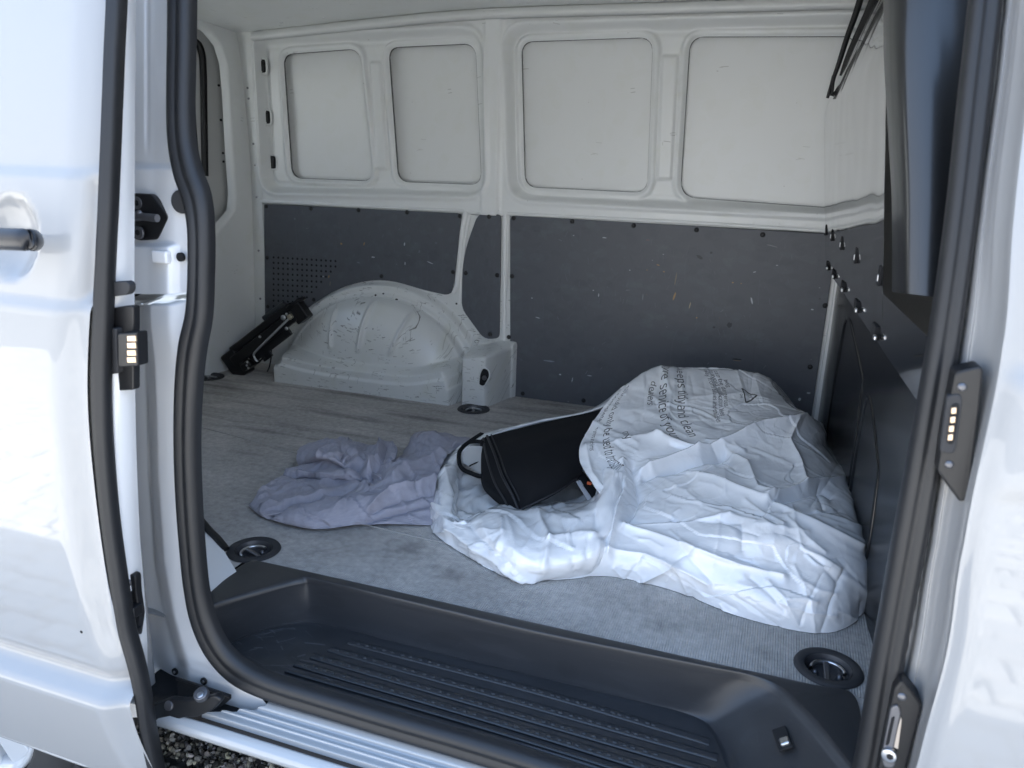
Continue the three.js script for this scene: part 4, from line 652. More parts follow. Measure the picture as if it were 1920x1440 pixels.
// ---- ceiling, rear pillar, rear door, closed shell
{
  const eY = [[475, 62], [700, 38], [905, 20], [1250, 8], [1590, -2], [1700, -4]].map(([u, v]) => onZ(u, v, WALL + 0.012));
  const yAt = (x) => smoothPl(eY.map((p) => [p.x, p.y]), x);
  const ceil = part('ceiling', grid(60, 40, (s, t) => { const x = lerp(-2.75, 0.35, s), z = lerp(WALL - 0.01, -1.02, t), f = sm(0, 0.5, t); return V(x, yAt(x) + 0.004 + 0.05 * Math.sin(t * Math.PI) - 0.012 * Math.exp(-(((x + 1.12) / 0.02) ** 2)) * sm(0.02, 0.06, t), z); }, (s, t, p) => [p.x, p.z]), M.sheet, van, 'pale painted steel roof lining seen from below');
  part('roof_rail', sweep(curve3(eY, 60).map((p) => p.clone().add(V(0, -0.012, 0.004))), [[-0.016, -0.01], [-0.016, 0.006], [0.0, 0.012], [0.014, 0.02], [0.018, -0.01]], false, V(0, 0, 1)), M.sheet, ceil);
  for (const [u, v] of [[527, 40], [606, 31], [758, 21], [1065, 4], [1200, 2]]) { const p = onY(u, v, yAt(onZ(u, v, -2.6).x) + 0.012); part('roof_clip', disc(V(p.x, p.y, p.z), V(0, -1, 0.2), 0.009, 0.006, 14, 1), M.post, ceil); }
  // rear pillar: its own slanted plane
  const p0 = V(-2.17, 0.5, -2.755), n = V(1, 0, 0.10).normalize();
  const inner = [[-40, 365], [0, 366], [42, 368], [60, 392], [85, 412], [120, 423], [180, 428], [280, 433], [365, 439], [395, 436], [420, 415], [432, 402], [440, 396], [470, 380], [720, 375]];
  const outer = [[-40, 390], [0, 410], [30, 424], [60, 443], [130, 454], [290, 468], [420, 474], [580, 478], [720, 481]];
  const pil = part('rear_pillar', grid(16, 150, (s, t) => { const v = lerp(-10, 704, t); const p = onPlane(lerp(pl(inner, v), smoothPl(outer, v), s), v, p0, n); p.x -= 0.03 * Math.pow(1 - sm(0, 0.12, s), 2); return p; }, (s, t, p) => [p.z, p.y]), M.sheet, van, 'beige grey rear pillar behind the door seal');
  part('pillar_flange', grid(8, 60, (s, t) => { const v = lerp(40, 706, t); const a = onPlane(smoothPl(outer, v), v, p0, n), b = onZ(smoothPl([[0, 470], [80, 476], [300, 488], [580, 500], [710, 503]], v), v, WALL + 0.003); return a.lerp(b, s).add(V(0, 0, 0.006 * Math.sin(s * 3.14))); }, (s, t, p) => [p.z, p.y]), M.sheet, pil);
  for (const [u, v] of [[464, 165], [466, 185], [475, 270], [478, 310], [481, 370], [485, 470], [488, 560]]) { const p = onZ(u, v, WALL + 0.01); part('flange_hole', disc(p, V(0.6, 0, 0.8), 0.0045, 0.003, 10), M.darkSteel, pil); }
  // rear door with its window
  const RX = -2.33, wy0 = 0.78, wy1 = 1.26, wz0 = -2.67, wz1 = -1.2;
  const rm = phy([0.6, 0.61, 0.6], 0.3, { clearcoat: 1, clearcoatRoughness: 0.06, ...DS });
  const holeP = roundPoly([[-wz0, wy0], [-wz1, wy0], [-wz1, wy1], [-wz0, wy1]].map(([a, b]) => [-a, b]), 0.07, 8);
  const g = plate([[-2.9, -0.1], [-1.0, -0.1], [-1.0, 1.45], [-2.9, 1.45]], 0, 0.03, 0.001, [holeP]); // in (z, y)
  g.rotateY(-Math.PI / 2); g.translate(RX, 0, 0); const TURN = (q) => q.translate(-RX, 0, 2.76).rotateY(-0.10).translate(RX, 0, -2.76); TURN(g); // x,y of the outline become z,y
  const rd = part('rear_door', g, rm, van, 'white rear door with a dark rubber window surround, seen past the pillar');
  part('window_rubber', TURN(tube(holeP.map(([z, y]) => V(RX + 0.004, y, z)), 0.017, 90, 8, true)), M.black, rd);
  const gl = plate(holeP, 0, 0.004, 0); gl.rotateY(-Math.PI / 2); gl.translate(RX - 0.014, 0, 0); TURN(gl); part('window_glass', gl, phy([0.95, 0.97, 0.97], 0.0, { transmission: 1, thickness: 0, ior: 1.5 }), rd);
  const rp0 = V(-2.26, 0, -2.80), rn = V(0.885, 0, 0.466).normalize();
  part('inner_frame', grid(4, 20, (s, t) => V(lerp(-2.26, -2.46, s), lerp(-0.05, 1.42, t), lerp(-2.80, -2.42, s)), (s, t, p) => [p.z, p.y]), rm, rd);
  part('window_rubber', tube([[358, 74], [372, 84], [379, 105], [381, 140], [382, 200], [383, 260], [384, 330]].map(([u, v]) => onPlane(u, v, rp0, rn).add(V(0.006, 0, 0.006))), 0.014, 50, 8), M.black, rd);
  for (const [u, v] of [[410, 160], [414, 225], [418, 287], [419, 303]]) { const p = onPlane(u, v, rp0, rn); const nd = rn; part('trim_hole', disc(p, nd, 0.005, 0.003, 10), M.blackMatt, rd); }
  // outer shell
  const shell = part('body_shell', merge([block(4.5, 0.03, 1.9, -0.5, 1.475, -1.98, 0.01), block(4.5, 1.95, 0.03, -0.5, 0.5, -2.93, 0.01), block(0.03, 1.75, 1.9, 1.72, 0.6, -1.95, 0.01), block(4.2, 0.24, 0.04, -0.35, 1.38, -1.14, 0.01), block(0.03, 1.75, 0.12, -2.4, 0.6, -2.95, 0.01)]), M.dimmedPaint, van);
  // inner rear quarter behind the post, lower front of the cab side
  part('inner_quarter', block(1.7, 1.45, 0.02, -1.97, 0.7, -1.065, 0.005), M.inner, van);
  part('cab_side', block(1.42, 1.75, 0.02, 1.02, 0.5, -1.06, 0.005), M.inner, van);
  // white wedge of body sheet and its rubber strip left of the step
  const w = [[372, 962], [447, 1076], [388, 1114], [368, 1128]];
  const A = onY(372, 955, 0.06), B = onY(447, 1077, 0.003), C = onY(386, 1116, 0.003), D = onY(366, 1040, 0.07);
  const wg = new THREE.BufferGeometry(); const T = V(0, -0.03, -0.005), q = [A, B, C, D], bq = q.map((p) => p.clone().add(T)), vs = [];
  const tri = (a, b, c) => vs.push(...a.toArray(), ...b.toArray(), ...c.toArray()); tri(A, C, B); tri(A, D, C); for (let i = 0; i < 4; i++) { const j = (i + 1) % 4; tri(q[i], q[j], bq[j]); tri(q[i], bq[j], bq[i]); } tri(bq[0], bq[1], bq[2]); tri(bq[0], bq[2], bq[3]);
  wg.setAttribute('position', new THREE.Float32BufferAttribute(vs, 3)); wg.setAttribute('uv', new THREE.Float32BufferAttribute(new Array(vs.length / 3 * 2).fill(0), 2)); wg.computeVertexNormals();
  const wd = part('post_foot', wg, M.post, van, 'white sheet metal foot of the rear post');
  part('foot_rubber', sweep(curve3([onY(376, 975, 0.058), onY(392, 994, 0.045), onY(408, 1010, 0.035), onY(424, 1030, 0.022)], 20), ellipseSect(0.009, 0.006, 10), false, V(0.3, 1, 0.3)), M.black, wd);
}

// ================================================================ LOOSE THINGS IN THE LOAD SPACE
// a draped sheet from a net of [u, v, height] points: rows x columns, folds pressed in along lines
function drape(net, nu, nv, folds, wr, uvFn) {
  const R = net.length, C = net[0].length, pos = [], pix = [];
  for (let j = 0; j <= nv; j++) {
    const y = j / nv * (R - 1), row = net[0].map((_, c) => crAt(net.map((r) => r[c]), y));
    for (let i = 0; i <= nu; i++) { const q = crAt(row, i / nu * (C - 1)); pos.push(q.length > 3 ? V(q[3], q[4], q[5]) : onY(q[0], q[1], Math.max(0.0015, q[2]))); pix.push([q[0], q[1]]); }
  }
  const at = (i, j) => pos[clamp(j, 0, nv) * (nu + 1) + clamp(i, 0, nu)], out = [];
  for (let j = 0; j <= nv; j++) for (let i = 0; i <= nu; i++) {
    const p = at(i, j), N = at(i + 1, j).clone().sub(at(i - 1, j)).cross(at(i, j + 1).clone().sub(at(i, j - 1))).normalize(); if (N.dot(EYE.clone().sub(p)) < 0) N.negate();
    const [u, v] = pix[j * (nu + 1) + i]; let d = 0;
    for (const f of folds) { const m = f.w * 5, B = f.box || (f.box = [Math.min(...f.p.map((q) => q[0])), Math.max(...f.p.map((q) => q[0])), Math.min(...f.p.map((q) => q[1])), Math.max(...f.p.map((q) => q[1]))]); if (u < B[0] - m || u > B[1] + m || v < B[2] - m || v > B[3] + m) continue; const e = distLine(u, v, f.p); if (e < f.w * 5) d += f.a * Math.exp(-e / f.w); }
    const border = sm(0, 0.05, Math.min(i / nu, 1 - i / nu)) ;
    if (wr) d += wr(p, u, v, i / nu, j / nv);
    const q = p.clone().addScaledVector(N, d); q.y = Math.max(q.y, 0.001); out.push(q);
  }
  return grid(nu, nv, (s, t, i, j) => out[j * (nu + 1) + i], uvFn);
}
const ridged = (x, y, z) => 1 - Math.abs(nz(x, y, z)) * 2;
const crumple = (amp, f) => (p) => { const wx = p.x + 0.06 * nz(p.x * 5, p.z * 5, 3), wz = p.z + 0.06 * nz(p.x * 5, p.z * 5, 9), wy = p.y; return amp * (0.55 * ridged(wx * f, wy * f, wz * f) + 0.30 * ridged(wx * f * 2.3 + 5, wy * f * 2.3, wz * f * 1.7) + 0.16 * ridged(wx * f * 5, wy * f * 5 + 2, wz * f * 4) - 0.5); };

// flat facets meeting in sharp creases (cells of a jittered lattice)
const cellRnd = (i, j, k) => { const t = Math.sin(i * 127.1 + j * 311.7 + k * 74.7) * 43758.5453; return t - Math.floor(t); };
const facets = (amp, f, ax = 1) => (p) => {
  const x = (p.x * 0.9 + p.z * 0.44) * f * ax + 0.25 * nz(p.x * f, p.z * f, 1), y = (p.z * 0.9 - p.x * 0.44 - p.y * 0.8) * f + 0.25 * nz(p.z * f, p.x * f, 7); const X = Math.floor(x), Y = Math.floor(y); let a = 9, b = 9, id = 0, gx = 0, gy = 0;
  for (let i = -1; i <= 1; i++) for (let j = -1; j <= 1; j++) { const cx = X + i + cellRnd(X + i, Y + j, 1), cy = Y + j + cellRnd(X + i, Y + j, 2), d = Math.hypot(cx - x, cy - y); if (d < a) { b = a; a = d; id = cellRnd(X + i, Y + j, 3); gx = x - cx; gy = y - cy; } else if (d < b) b = d; }
  const e = Math.min(1, (b - a) * 5); // each facet tilts its own way, and the seams between are pinched up or down
  return amp * (((id - 0.5) * gx * 1.6 + (cellRnd(id * 99, 3, 1) - 0.5) * gy * 1.6) * e + (1 - e) * (id > 0.45 ? 0.55 : -0.4));
};

// ---- white plastic bag
{
  const txt = canvasTex(2048, 2048, (c, W, H) => {
    c.fillStyle = '#ffffff'; c.fillRect(0, 0, W, H); c.fillStyle = '#141518'; c.textBaseline = 'middle';
    const line = (s, x, y, size, rot, sx = 1, bold = '') => { c.save(); c.translate(x * W, y * H); c.rotate(rot); c.scale(sx, 1); c.font = bold + ' ' + size + 'px sans-serif'; c.fillText(s, 0, 0); c.restore(); };
    const D = Math.PI / 2;
    // rows run from the back of the bag towards its mouth
    line('should only be used to transport', 0.085, 0.260, 59, D + 0.03, 0.72); line('complete', 0.045, 0.265, 54, D + 0.03, 0.7); line('tyres and rims', 0.045, 0.360, 35, D + 0.03, 0.8); line('only', 0.125, 0.400, 51, D, 0.7);
    line('keeps tidy and clean', 0.300, 0.230, 84, D, 0.62); line('tyre service of your', 0.243, 0.230, 84, D, 0.66); line('dealers', 0.205, 0.275, 59, D, 0.7, 'italic');
    line('can be dangerous', 0.435, 0.245, 40, D, 0.8); line('to avoid suffocation keep', 0.418, 0.240, 40, D, 0.75); line('away from babies and children', 0.400, 0.235, 40, D, 0.7); line('bag', 0.455, 0.275, 38, D, 0.8);
    line('tyre', 0.735, 0.295, 59, D, 0.8); line('storage', 0.775, 0.285, 54, D, 0.8);
    c.strokeStyle = '#141518'; c.lineWidth = 11; c.lineJoin = 'round'; c.beginPath(); const cx = 0.535 * W, cy = 0.335 * H; for (const [x, y, m] of [[-66, -56, 0], [66, 0, 1], [-66, 56, 1]]) m ? c.lineTo(cx + x * 1.0, cy + y) : c.moveTo(cx + x, cy + y); c.closePath(); c.stroke();
    line('PE', 0.532, 0.328, 35, D, 0.8); line('04', 0.490, 0.330, 32, D, 0.8);
  });
  const crinkle = dataTex(1024, 1024, (u, v) => { // fine creasing of thin film
    const wx = u + 0.02 * nz(u * 9, v * 9, 4), wy = v + 0.02 * nz(u * 9, v * 9, 8); let h = 0, a = 1; for (const f of [9, 19, 41, 80]) { h += a * Math.abs(nz(wx * f, wy * f * 0.7, f)); a *= 0.55; }
    const k = clamp(0.35 + 1.6 * nz(u * 5, v * 5, 2)); const q = 255 * clamp(0.5 + (0.5 - h) * k); return [q, q, q]; }, false);
  const film = phy([0.88, 0.89, 0.90], 0.28, { ...DS, clearcoat: 1, clearcoatRoughness: 0.08, bumpMap: crinkle, bumpScale: 0.0012 });
  const printed = film.clone(); printed.map = txt;
  const bag = thing('plastic_bag', 'large crumpled white plastic bag with black print, lying open by the bulkhead', 'plastic bag');
  const net = [
    [[1070, 1082, 0], [1160, 1082, 0], [1270, 1110, 0], [1390, 1157, 0], [1530, 1187, 0], [1605, 1165, 0.003], [1648, 1105, 0.008]],
    [[1088, 1052, 0.035], [1180, 1052, 0.045], [1290, 1076, 0.055], [1410, 1112, 0.055], [1530, 1135, 0.055], [1612, 1115, 0.05], [1658, 1066, 0.04]],
    [[1110, 1012, 0.07], [1210, 1008, 0.085], [1320, 1030, 0.105], [1440, 1050, 0.105], [1550, 1066, 0.105], [1625, 1055, 0.09], [1662, 1030, 0.06]],
    [[1130, 975, 0.10], [1230, 962, 0.115], [1340, 975, 0.14], [1450, 998, 0.15], [1550, 1003, 0.145], [1618, 998, 0.12], [1646, 985, 0.08]],
    [[1135, 950, 0.11], [1255, 908, 0.14], [1350, 915, 0.165], [1450, 938, 0.17], [1540, 948, 0.16], [1600, 938, 0.13], [1626, 935, 0.09]],
    [[1120, 920, 0.125], [1262, 874, 0.155], [1350, 870, 0.178], [1440, 882, 0.18], [1520, 892, 0.17], [1578, 890, 0.13], [1604, 890, 0.08]],
    [[1098, 888, 0.14], [1240, 862, 0.16], [1345, 842, 0.182], [1430, 830, 0.20], [1500, 836, 0.195], [1545, 850, 0.155], [1570, 860, 0.09]],
    [[1086, 858, 0.155], [1220, 838, 0.18], [1320, 815, 0.20], [1410, 792, 0.22], [1480, 790, 0.22], [1528, 812, 0.175], [1552, 838, 0.10]],
    [[1092, 826, 0.17], [1200, 792, 0.20], [1300, 776, 0.22], [1400, 765, 0.23], [1462, 765, 0.23], [1508, 786, 0.175], [1534, 815, 0.10]],
    [[1122, 776, 0.20], [1200, 742, 0.23], [1300, 735, 0.245], [1390, 730, 0.25], [1442, 737, 0.24], [1486, 764, 0.175], [1512, 800, 0.09]],
    [[1165, 728, 0.235], [1222, 692, 0.27], [1290, 691, 0.275], [1370, 693, 0.275], [1432, 705, 0.26], [1468, 733, 0.18], [1494, 778, 0.09]],
  ];
  const back = net[10].map(([u, v, h]) => onY(u, v, h));
  const N2 = net.map((r) => r.map(([u, v, h]) => { const p = onY(u, v, Math.max(0.0015, h)); return [u, v, h, p.x, p.y, p.z]; }));
  N2.push(net[10].map(([u, v, h], i) => [u, v, h, back[i].x * 0.97, back[i].y - 0.05, back[i].z - 0.06])); N2.push(net[10].map(([u, v, h], i) => [u, v, h, back[i].x * 0.95, 0.06, back[i].z - 0.10])); N2.push(net[10].map(([u, v, h], i) => [u, v, h, back[i].x * 0.94, 0.0, back[i].z - 0.10]));
  const folds = [
    { p: [[1168, 984], [1250, 1010], [1390, 1062], [1470, 1080]], a: 0.012, w: 6 }, { p: [[1190, 980], [1270, 975], [1390, 980], [1392, 1030]], a: -0.008, w: 9 },
    { p: [[1290, 890], [1340, 900], [1450, 945], [1560, 1000], [1615, 1025]], a: 0.014, w: 9 }, { p: [[1180, 985], [1280, 980], [1370, 965]], a: 0.008, w: 6 },
    { p: [[1200, 886], [1270, 862], [1350, 838], [1430, 802], [1500, 792], [1540, 812]], a: 0.026, w: 13 }, { p: [[1205, 896], [1290, 872], [1360, 852]], a: -0.024, w: 9 },
    { p: [[1230, 822], [1260, 832], [1310, 848]], a: 0.016, w: 8 }, { p: [[1110, 838], [1200, 822], [1240, 824]], a: 0.010, w: 8 },
    { p: [[1360, 845], [1400, 870], [1420, 920], [1450, 930]], a: 0.012, w: 7 }, { p: [[1490, 800], [1480, 830], [1500, 870], [1510, 910]], a: 0.012, w: 7 }, { p: [[1440, 935], [1530, 905], [1580, 900]], a: 0.016, w: 7 }, { p: [[1445, 945], [1540, 918], [1560, 930]], a: -0.014, w: 8 },
    { p: [[1530, 960], [1600, 985], [1640, 990]], a: 0.008, w: 6 }, { p: [[1600, 895], [1610, 950], [1632, 1020], [1650, 1080]], a: -0.014, w: 8 },
    { p: [[1270, 1062], [1290, 1110]], a: 0.008, w: 5 }, { p: [[1200, 1090], [1270, 1062], [1330, 1095]], a: 0.010, w: 6 }, { p: [[1120, 1030], [1210, 1040], [1270, 1062]], a: 0.010, w: 6 },
    { p: [[1528, 1184], [1520, 1130], [1490, 1060]], a: 0.004, w: 5 }, { p: [[1540, 1184], [1560, 1120], [1580, 1070]], a: -0.004, w: 5 }, { p: [[1500, 1176], [1470, 1120], [1440, 1090]], a: 0.004, w: 4 }, 
    { p: [[1240, 690], [1260, 740], [1250, 800]], a: 0.008, w: 9 }, { p: [[1330, 695], [1350, 740], [1340, 790]], a: -0.006, w: 12 }, { p: [[1440, 720], [1470, 760], [1500, 790]], a: 0.009, w: 7 }, { p: [[1300, 745], [1390, 738], [1440, 750]], a: 0.004, w: 6 },
    { p: [[1165, 870], [1170, 920], [1150, 980], [1140, 1040]], a: 0.022, w: 10 }, { p: [[1185, 880], [1196, 930], [1180, 975]], a: -0.020, w: 9 }, { p: [[1098, 840], [1110, 890], [1140, 930]], a: 0.010, w: 7 },
  ];
  const wr = crumple(0.006, 4), fine0 = crumple(0.002, 15), fa = facets(0.006, 8, 0.5), fb = facets(0.0030, 19, 0.65), fine = (p) => fine0(p) + fa(p) * 0.8 + fb(p) * clamp(0.35 + 1.5 * nz(p.x * 5, p.z * 5, 21));
  seedv = 4242;
  for (let i = 0; i < 95; i++) { const u = rr(1100, 1650), v = rr(760, 1160), a = (rnd() < 0.65 ? rr(0.1, 0.75) : rr(-1.2, 2.4)), l = rr(25, 110); folds.push({ p: [[u, v], [u + l * 0.5 * Math.cos(a) + rr(-6, 6), v + l * 0.5 * Math.sin(a) + rr(-6, 6)], [u + l * Math.cos(a), v + l * Math.sin(a)]], a: rr(0.0015, 0.0055) * (rnd() < 0.6 ? 1 : -1), w: rr(3, 5.5) }); }
  for (let i = 0; i < 26; i++) { const u = rr(1180, 1470), v = rr(688, 720), l = rr(25, 80), a = rr(1.2, 1.9); folds.push({ p: [[u, v], [u + l * Math.cos(a), v + l * Math.sin(a)]], a: rr(0.001, 0.004) * (rnd() < 0.5 ? 1 : -1), w: rr(3, 7) }); }
  part('bag_body', drape(N2, 320, 440, folds, (p, u, v, s, t) => (wr(p) * (0.55 + 0.45 * sm(790, 860, v)) + fine(p) * (0.4 + 0.6 * Math.max(0, nz(p.x * 4, p.z * 4, 6) + 0.3))) * sm(0, 0.03, t), (s, t) => [s, 1 - sm(1, 0, 0) * 0 - (1 - t)]), film, bag);
  // the printed back part shares the same net: rows 8..10
  bag.children[0].material = printed;
  const lip = [
    [[806, 962, 0], [814, 1000, 0], [870, 1040, 0], [958, 1084, 0], [1060, 1086, 0], [1120, 1072, 0], [1150, 1020, 0.03]],
    [[808, 950, 0.03], [832, 988, 0.032], [893, 1016, 0.045], [965, 1050, 0.05], [1060, 1056, 0.055], [1132, 1030, 0.07], [1164, 950, 0.10]],
    [[812, 942, 0.05], [842, 978, 0.05], [905, 986, 0.07], [970, 1006, 0.08], [1055, 1010, 0.085], [1130, 985, 0.105], [1172, 892, 0.15]],
    [[848, 962, 0.05], [858, 985, 0.045], [920, 958, 0.072], [985, 962, 0.082], [1045, 962, 0.088], [1112, 945, 0.115], [1148, 880, 0.16]],
    [[860, 970, 0.025], [872, 974, 0.02], [932, 948, 0.03], [1000, 946, 0.04], [1050, 942, 0.04], [1100, 925, 0.06], [1118, 880, 0.13]],
  ];
  const lipFolds = [{ p: [[842, 992], [900, 1030], [960, 1075], [1000, 1085]], a: 0.016, w: 8 }, { p: [[940, 975], [945, 1010], [935, 1030]], a: 0.010, w: 7 }, { p: [[1010, 965], [1030, 1010], [1020, 1060]], a: 0.012, w: 7 }, { p: [[1030, 1012], [1080, 1000], [1120, 1000]], a: 0.010, w: 6 }, { p: [[1115, 960], [1120, 1000], [1140, 1010]], a: -0.010, w: 7 }, { p: [[880, 985], [900, 1010], [930, 1060]], a: -0.007, w: 8 }];
  for (let i = 0; i < 46; i++) { const u = rr(815, 1150), v = rr(955, 1075), a = rnd() < 0.6 ? rr(0.9, 2.1) : rr(-0.6, 0.6), l = rr(20, 75); lipFolds.push({ p: [[u, v], [u + l * 0.5 * Math.cos(a) + rr(-5, 5), v + l * 0.5 * Math.sin(a) + rr(-4, 4)], [u + l * Math.cos(a), v + l * Math.sin(a)]], a: rr(0.0015, 0.005) * (rnd() < 0.6 ? 1 : -1), w: rr(2.5, 6) }); }
  part('bag_lip', drape(lip, 130, 80, lipFolds, (p, u, v, s, t) => (crumple(0.007, 6)(p) + fine(p)) * sm(0, 0.08, t)), film, bag);
  const cuff = [
    [[812, 1000, 0], [804, 950, 0.002], [803, 905, 0.015], [822, 868, 0.03], [850, 845, 0.05], [902, 816, 0.07], [1000, 789, 0.10], [1108, 766, 0.15], [1168, 724, 0.235]],
    [[830, 998, 0.03], [820, 945, 0.045], [822, 900, 0.055], [838, 868, 0.06], [862, 846, 0.075], [908, 818, 0.085], [1002, 790, 0.115], [1110, 768, 0.165], [1176, 730, 0.24]],
    [[848, 990, 0.035], [840, 945, 0.05], [846, 900, 0.055], [856, 868, 0.06], [872, 850, 0.07], [914, 822, 0.08], [1003, 796, 0.105], [1113, 774, 0.15], [1172, 745, 0.22]],
    [[858, 980, 0.02], [856, 945, 0.02], [862, 905, 0.02], [872, 880, 0.02], [885, 862, 0.03], [922, 834, 0.03], [1005, 808, 0.04], [1110, 792, 0.05], [1165, 780, 0.12]],
  ];
  part('bag_cuff', drape(cuff, 150, 40, [{ p: [[835, 880], [845, 930], [840, 990]], a: 0.008, w: 5 }, { p: [[812, 890], [820, 930], [818, 975]], a: -0.006, w: 6 }], (p, u, v, s, t) => (crumple(0.008, 9)(p) * 0.8 + fine(p) * 0.7) * sm(1, 0.6, s * 1.1)), film, bag);
  const ins = [[[845, 870, 0.012], [920, 826, 0.012], [1010, 800, 0.012], [1120, 790, 0.02]], [[852, 940, 0.012], [920, 900, 0.01], [1020, 880, 0.01], [1120, 870, 0.02]], [[850, 995, 0.012], [930, 968, 0.012], [1020, 962, 0.014], [1125, 945, 0.03]]];
  part('bag_inside', drape(ins, 60, 40, [], (p) => crumple(0.02, 9)(p) + fine(p)), film, bag);
}

// ---- black padded cover sticking out of the bag
{
  const cov = thing('padded_cover', 'black padded cover with a piped edge sticking out of the mouth of the bag', 'cover');
  const cloth = phy([0.006, 0.0065, 0.008], 0.85, { ...DS, specularIntensity: 0.45 }), pipe = std([0.014, 0.014, 0.016], 0.5, DS);
  const net = [
    [[910, 820, 0.115], [960, 806, 0.12], [1050, 785, 0.135], [1128, 766, 0.165]],
    [[922, 850, 0.128], [975, 834, 0.15], [1050, 815, 0.168], [1112, 808, 0.172]],
    [[938, 890, 0.12], [985, 868, 0.145], [1040, 855, 0.155], [1096, 850, 0.155]],
    [[958, 928, 0.085], [1000, 908, 0.12], [1050, 890, 0.135], [1092, 876, 0.135]],
    [[972, 958, 0.06], [1012, 938, 0.085], [1055, 915, 0.105], [1092, 886, 0.12]],
    [[968, 960, 0.045], [1010, 942, 0.06], [1055, 918, 0.08], [1094, 890, 0.09]],
  ];
  part('cover_sheet', drape(net, 60, 60, [], (p) => 0.002 * nz(p.x * 12, p.z * 12, 4)), cloth, cov);
  const side = [[[906, 822, 0.113], [912, 818, 0.117]], [[914, 862, 0.115], [926, 852, 0.132]], [[928, 905, 0.095], [940, 892, 0.122]], [[948, 940, 0.065], [960, 930, 0.088]], [[956, 958, 0.05], [972, 958, 0.06]]];
  part('cover_gusset', drape(side.map((r, k) => [[r[0][0] - [6, 14, 24, 26, 8][k], r[0][1] + [6, 8, 6, -6, -2][k], Math.max(0.01, r[0][2] - 0.045)], [r[0][0] - [4, 10, 16, 14, 4][k], r[0][1] + [2, 2, 2, -4, -1][k], r[0][2] - 0.018], r[0], r[1]]), 10, 40, [], null), cloth, cov);
  const line = (pts, r) => part('piping', tube(pts.map(([u, v, h]) => onY(u, v, h)), r, 50, 7), pipe, cov);
  line(side.map((r) => r[0]), 0.0035); line(side.map((r) => [r[1][0] + 1, r[1][1] - 1, r[1][2] + 0.002]), 0.0035); line(side.map((r) => [r[1][0] + 9, r[1][1] - 3, r[1][2] + 0.003]), 0.0022);
  line(net[4], 0.003); line(net[4].map(([u, v, h]) => [u + 2, v - 9, h + 0.008]), 0.0018);
  // round boss under the fold and the see-through window frame at its end
  const fr = [[861, 868, 0.075], [862, 846, 0.095], [880, 829, 0.11], [905, 830, 0.112], [912, 850, 0.105], [910, 878, 0.085], [902, 893, 0.072], [880, 886, 0.065], [868, 880, 0.065]].map(([u, v, h]) => onY(u, v, h));
  part('frame_loop', tube(fr, 0.0062, 70, 8, true), cloth, cov);
  const film = drape([[[868, 868, 0.068], [868, 848, 0.09], [882, 836, 0.105]], [[884, 878, 0.062], [886, 856, 0.085], [896, 836, 0.105]], [[902, 890, 0.07], [908, 862, 0.09], [908, 838, 0.105]]], 12, 12, [], null);
  part('pale_lining', film, std([0.42, 0.42, 0.41], 0.6, DS), cov);
  part('lining_seam', tube([[880, 874, 0.072], [892, 868, 0.078], [908, 864, 0.085]].map(([u, v, h]) => onY(u, v, h)), 0.0022, 20, 6), cloth, cov);
  part('corner_tab', sweep(curve3([[868, 838, 0.10], [884, 826, 0.112], [904, 813, 0.118]].map(([u, v, h]) => onY(u, v, h)), 16), [[-0.006, 0], [-0.006, 0.003], [0.006, 0.003], [0.006, 0]], false, V(0, 1, 0.4)), cloth, cov);
  part('strap', sweep(curve3([[1090, 893, 0.11], [1102, 912, 0.105], [1122, 938, 0.095]].map(([u, v, h]) => onY(u, v, h)), 16), [[-0.011, 0], [-0.011, 0.005], [0.011, 0.005], [0.011, 0]], false, V(0, 1, 0.4)), cloth, cov);
  part('strap_label', sweep(curve3([[1084, 903, 0.108], [1096, 922, 0.10], [1106, 938, 0.092]].map(([u, v, h]) => onY(u, v, h)), 16), [[-0.006, 0], [-0.006, 0.003], [0.006, 0.003], [0.006, 0]], false, V(0, 1, 0.4)), std([0.35, 0.36, 0.38], 0.5), cov);
  const ob = onY(1105, 906, 0.118); part('orange_tab', block(0.012, 0.008, 0.006, ob.x, ob.y, ob.z, 0.002), std([0.4, 0.07, 0.015], 0.6), cov);
}

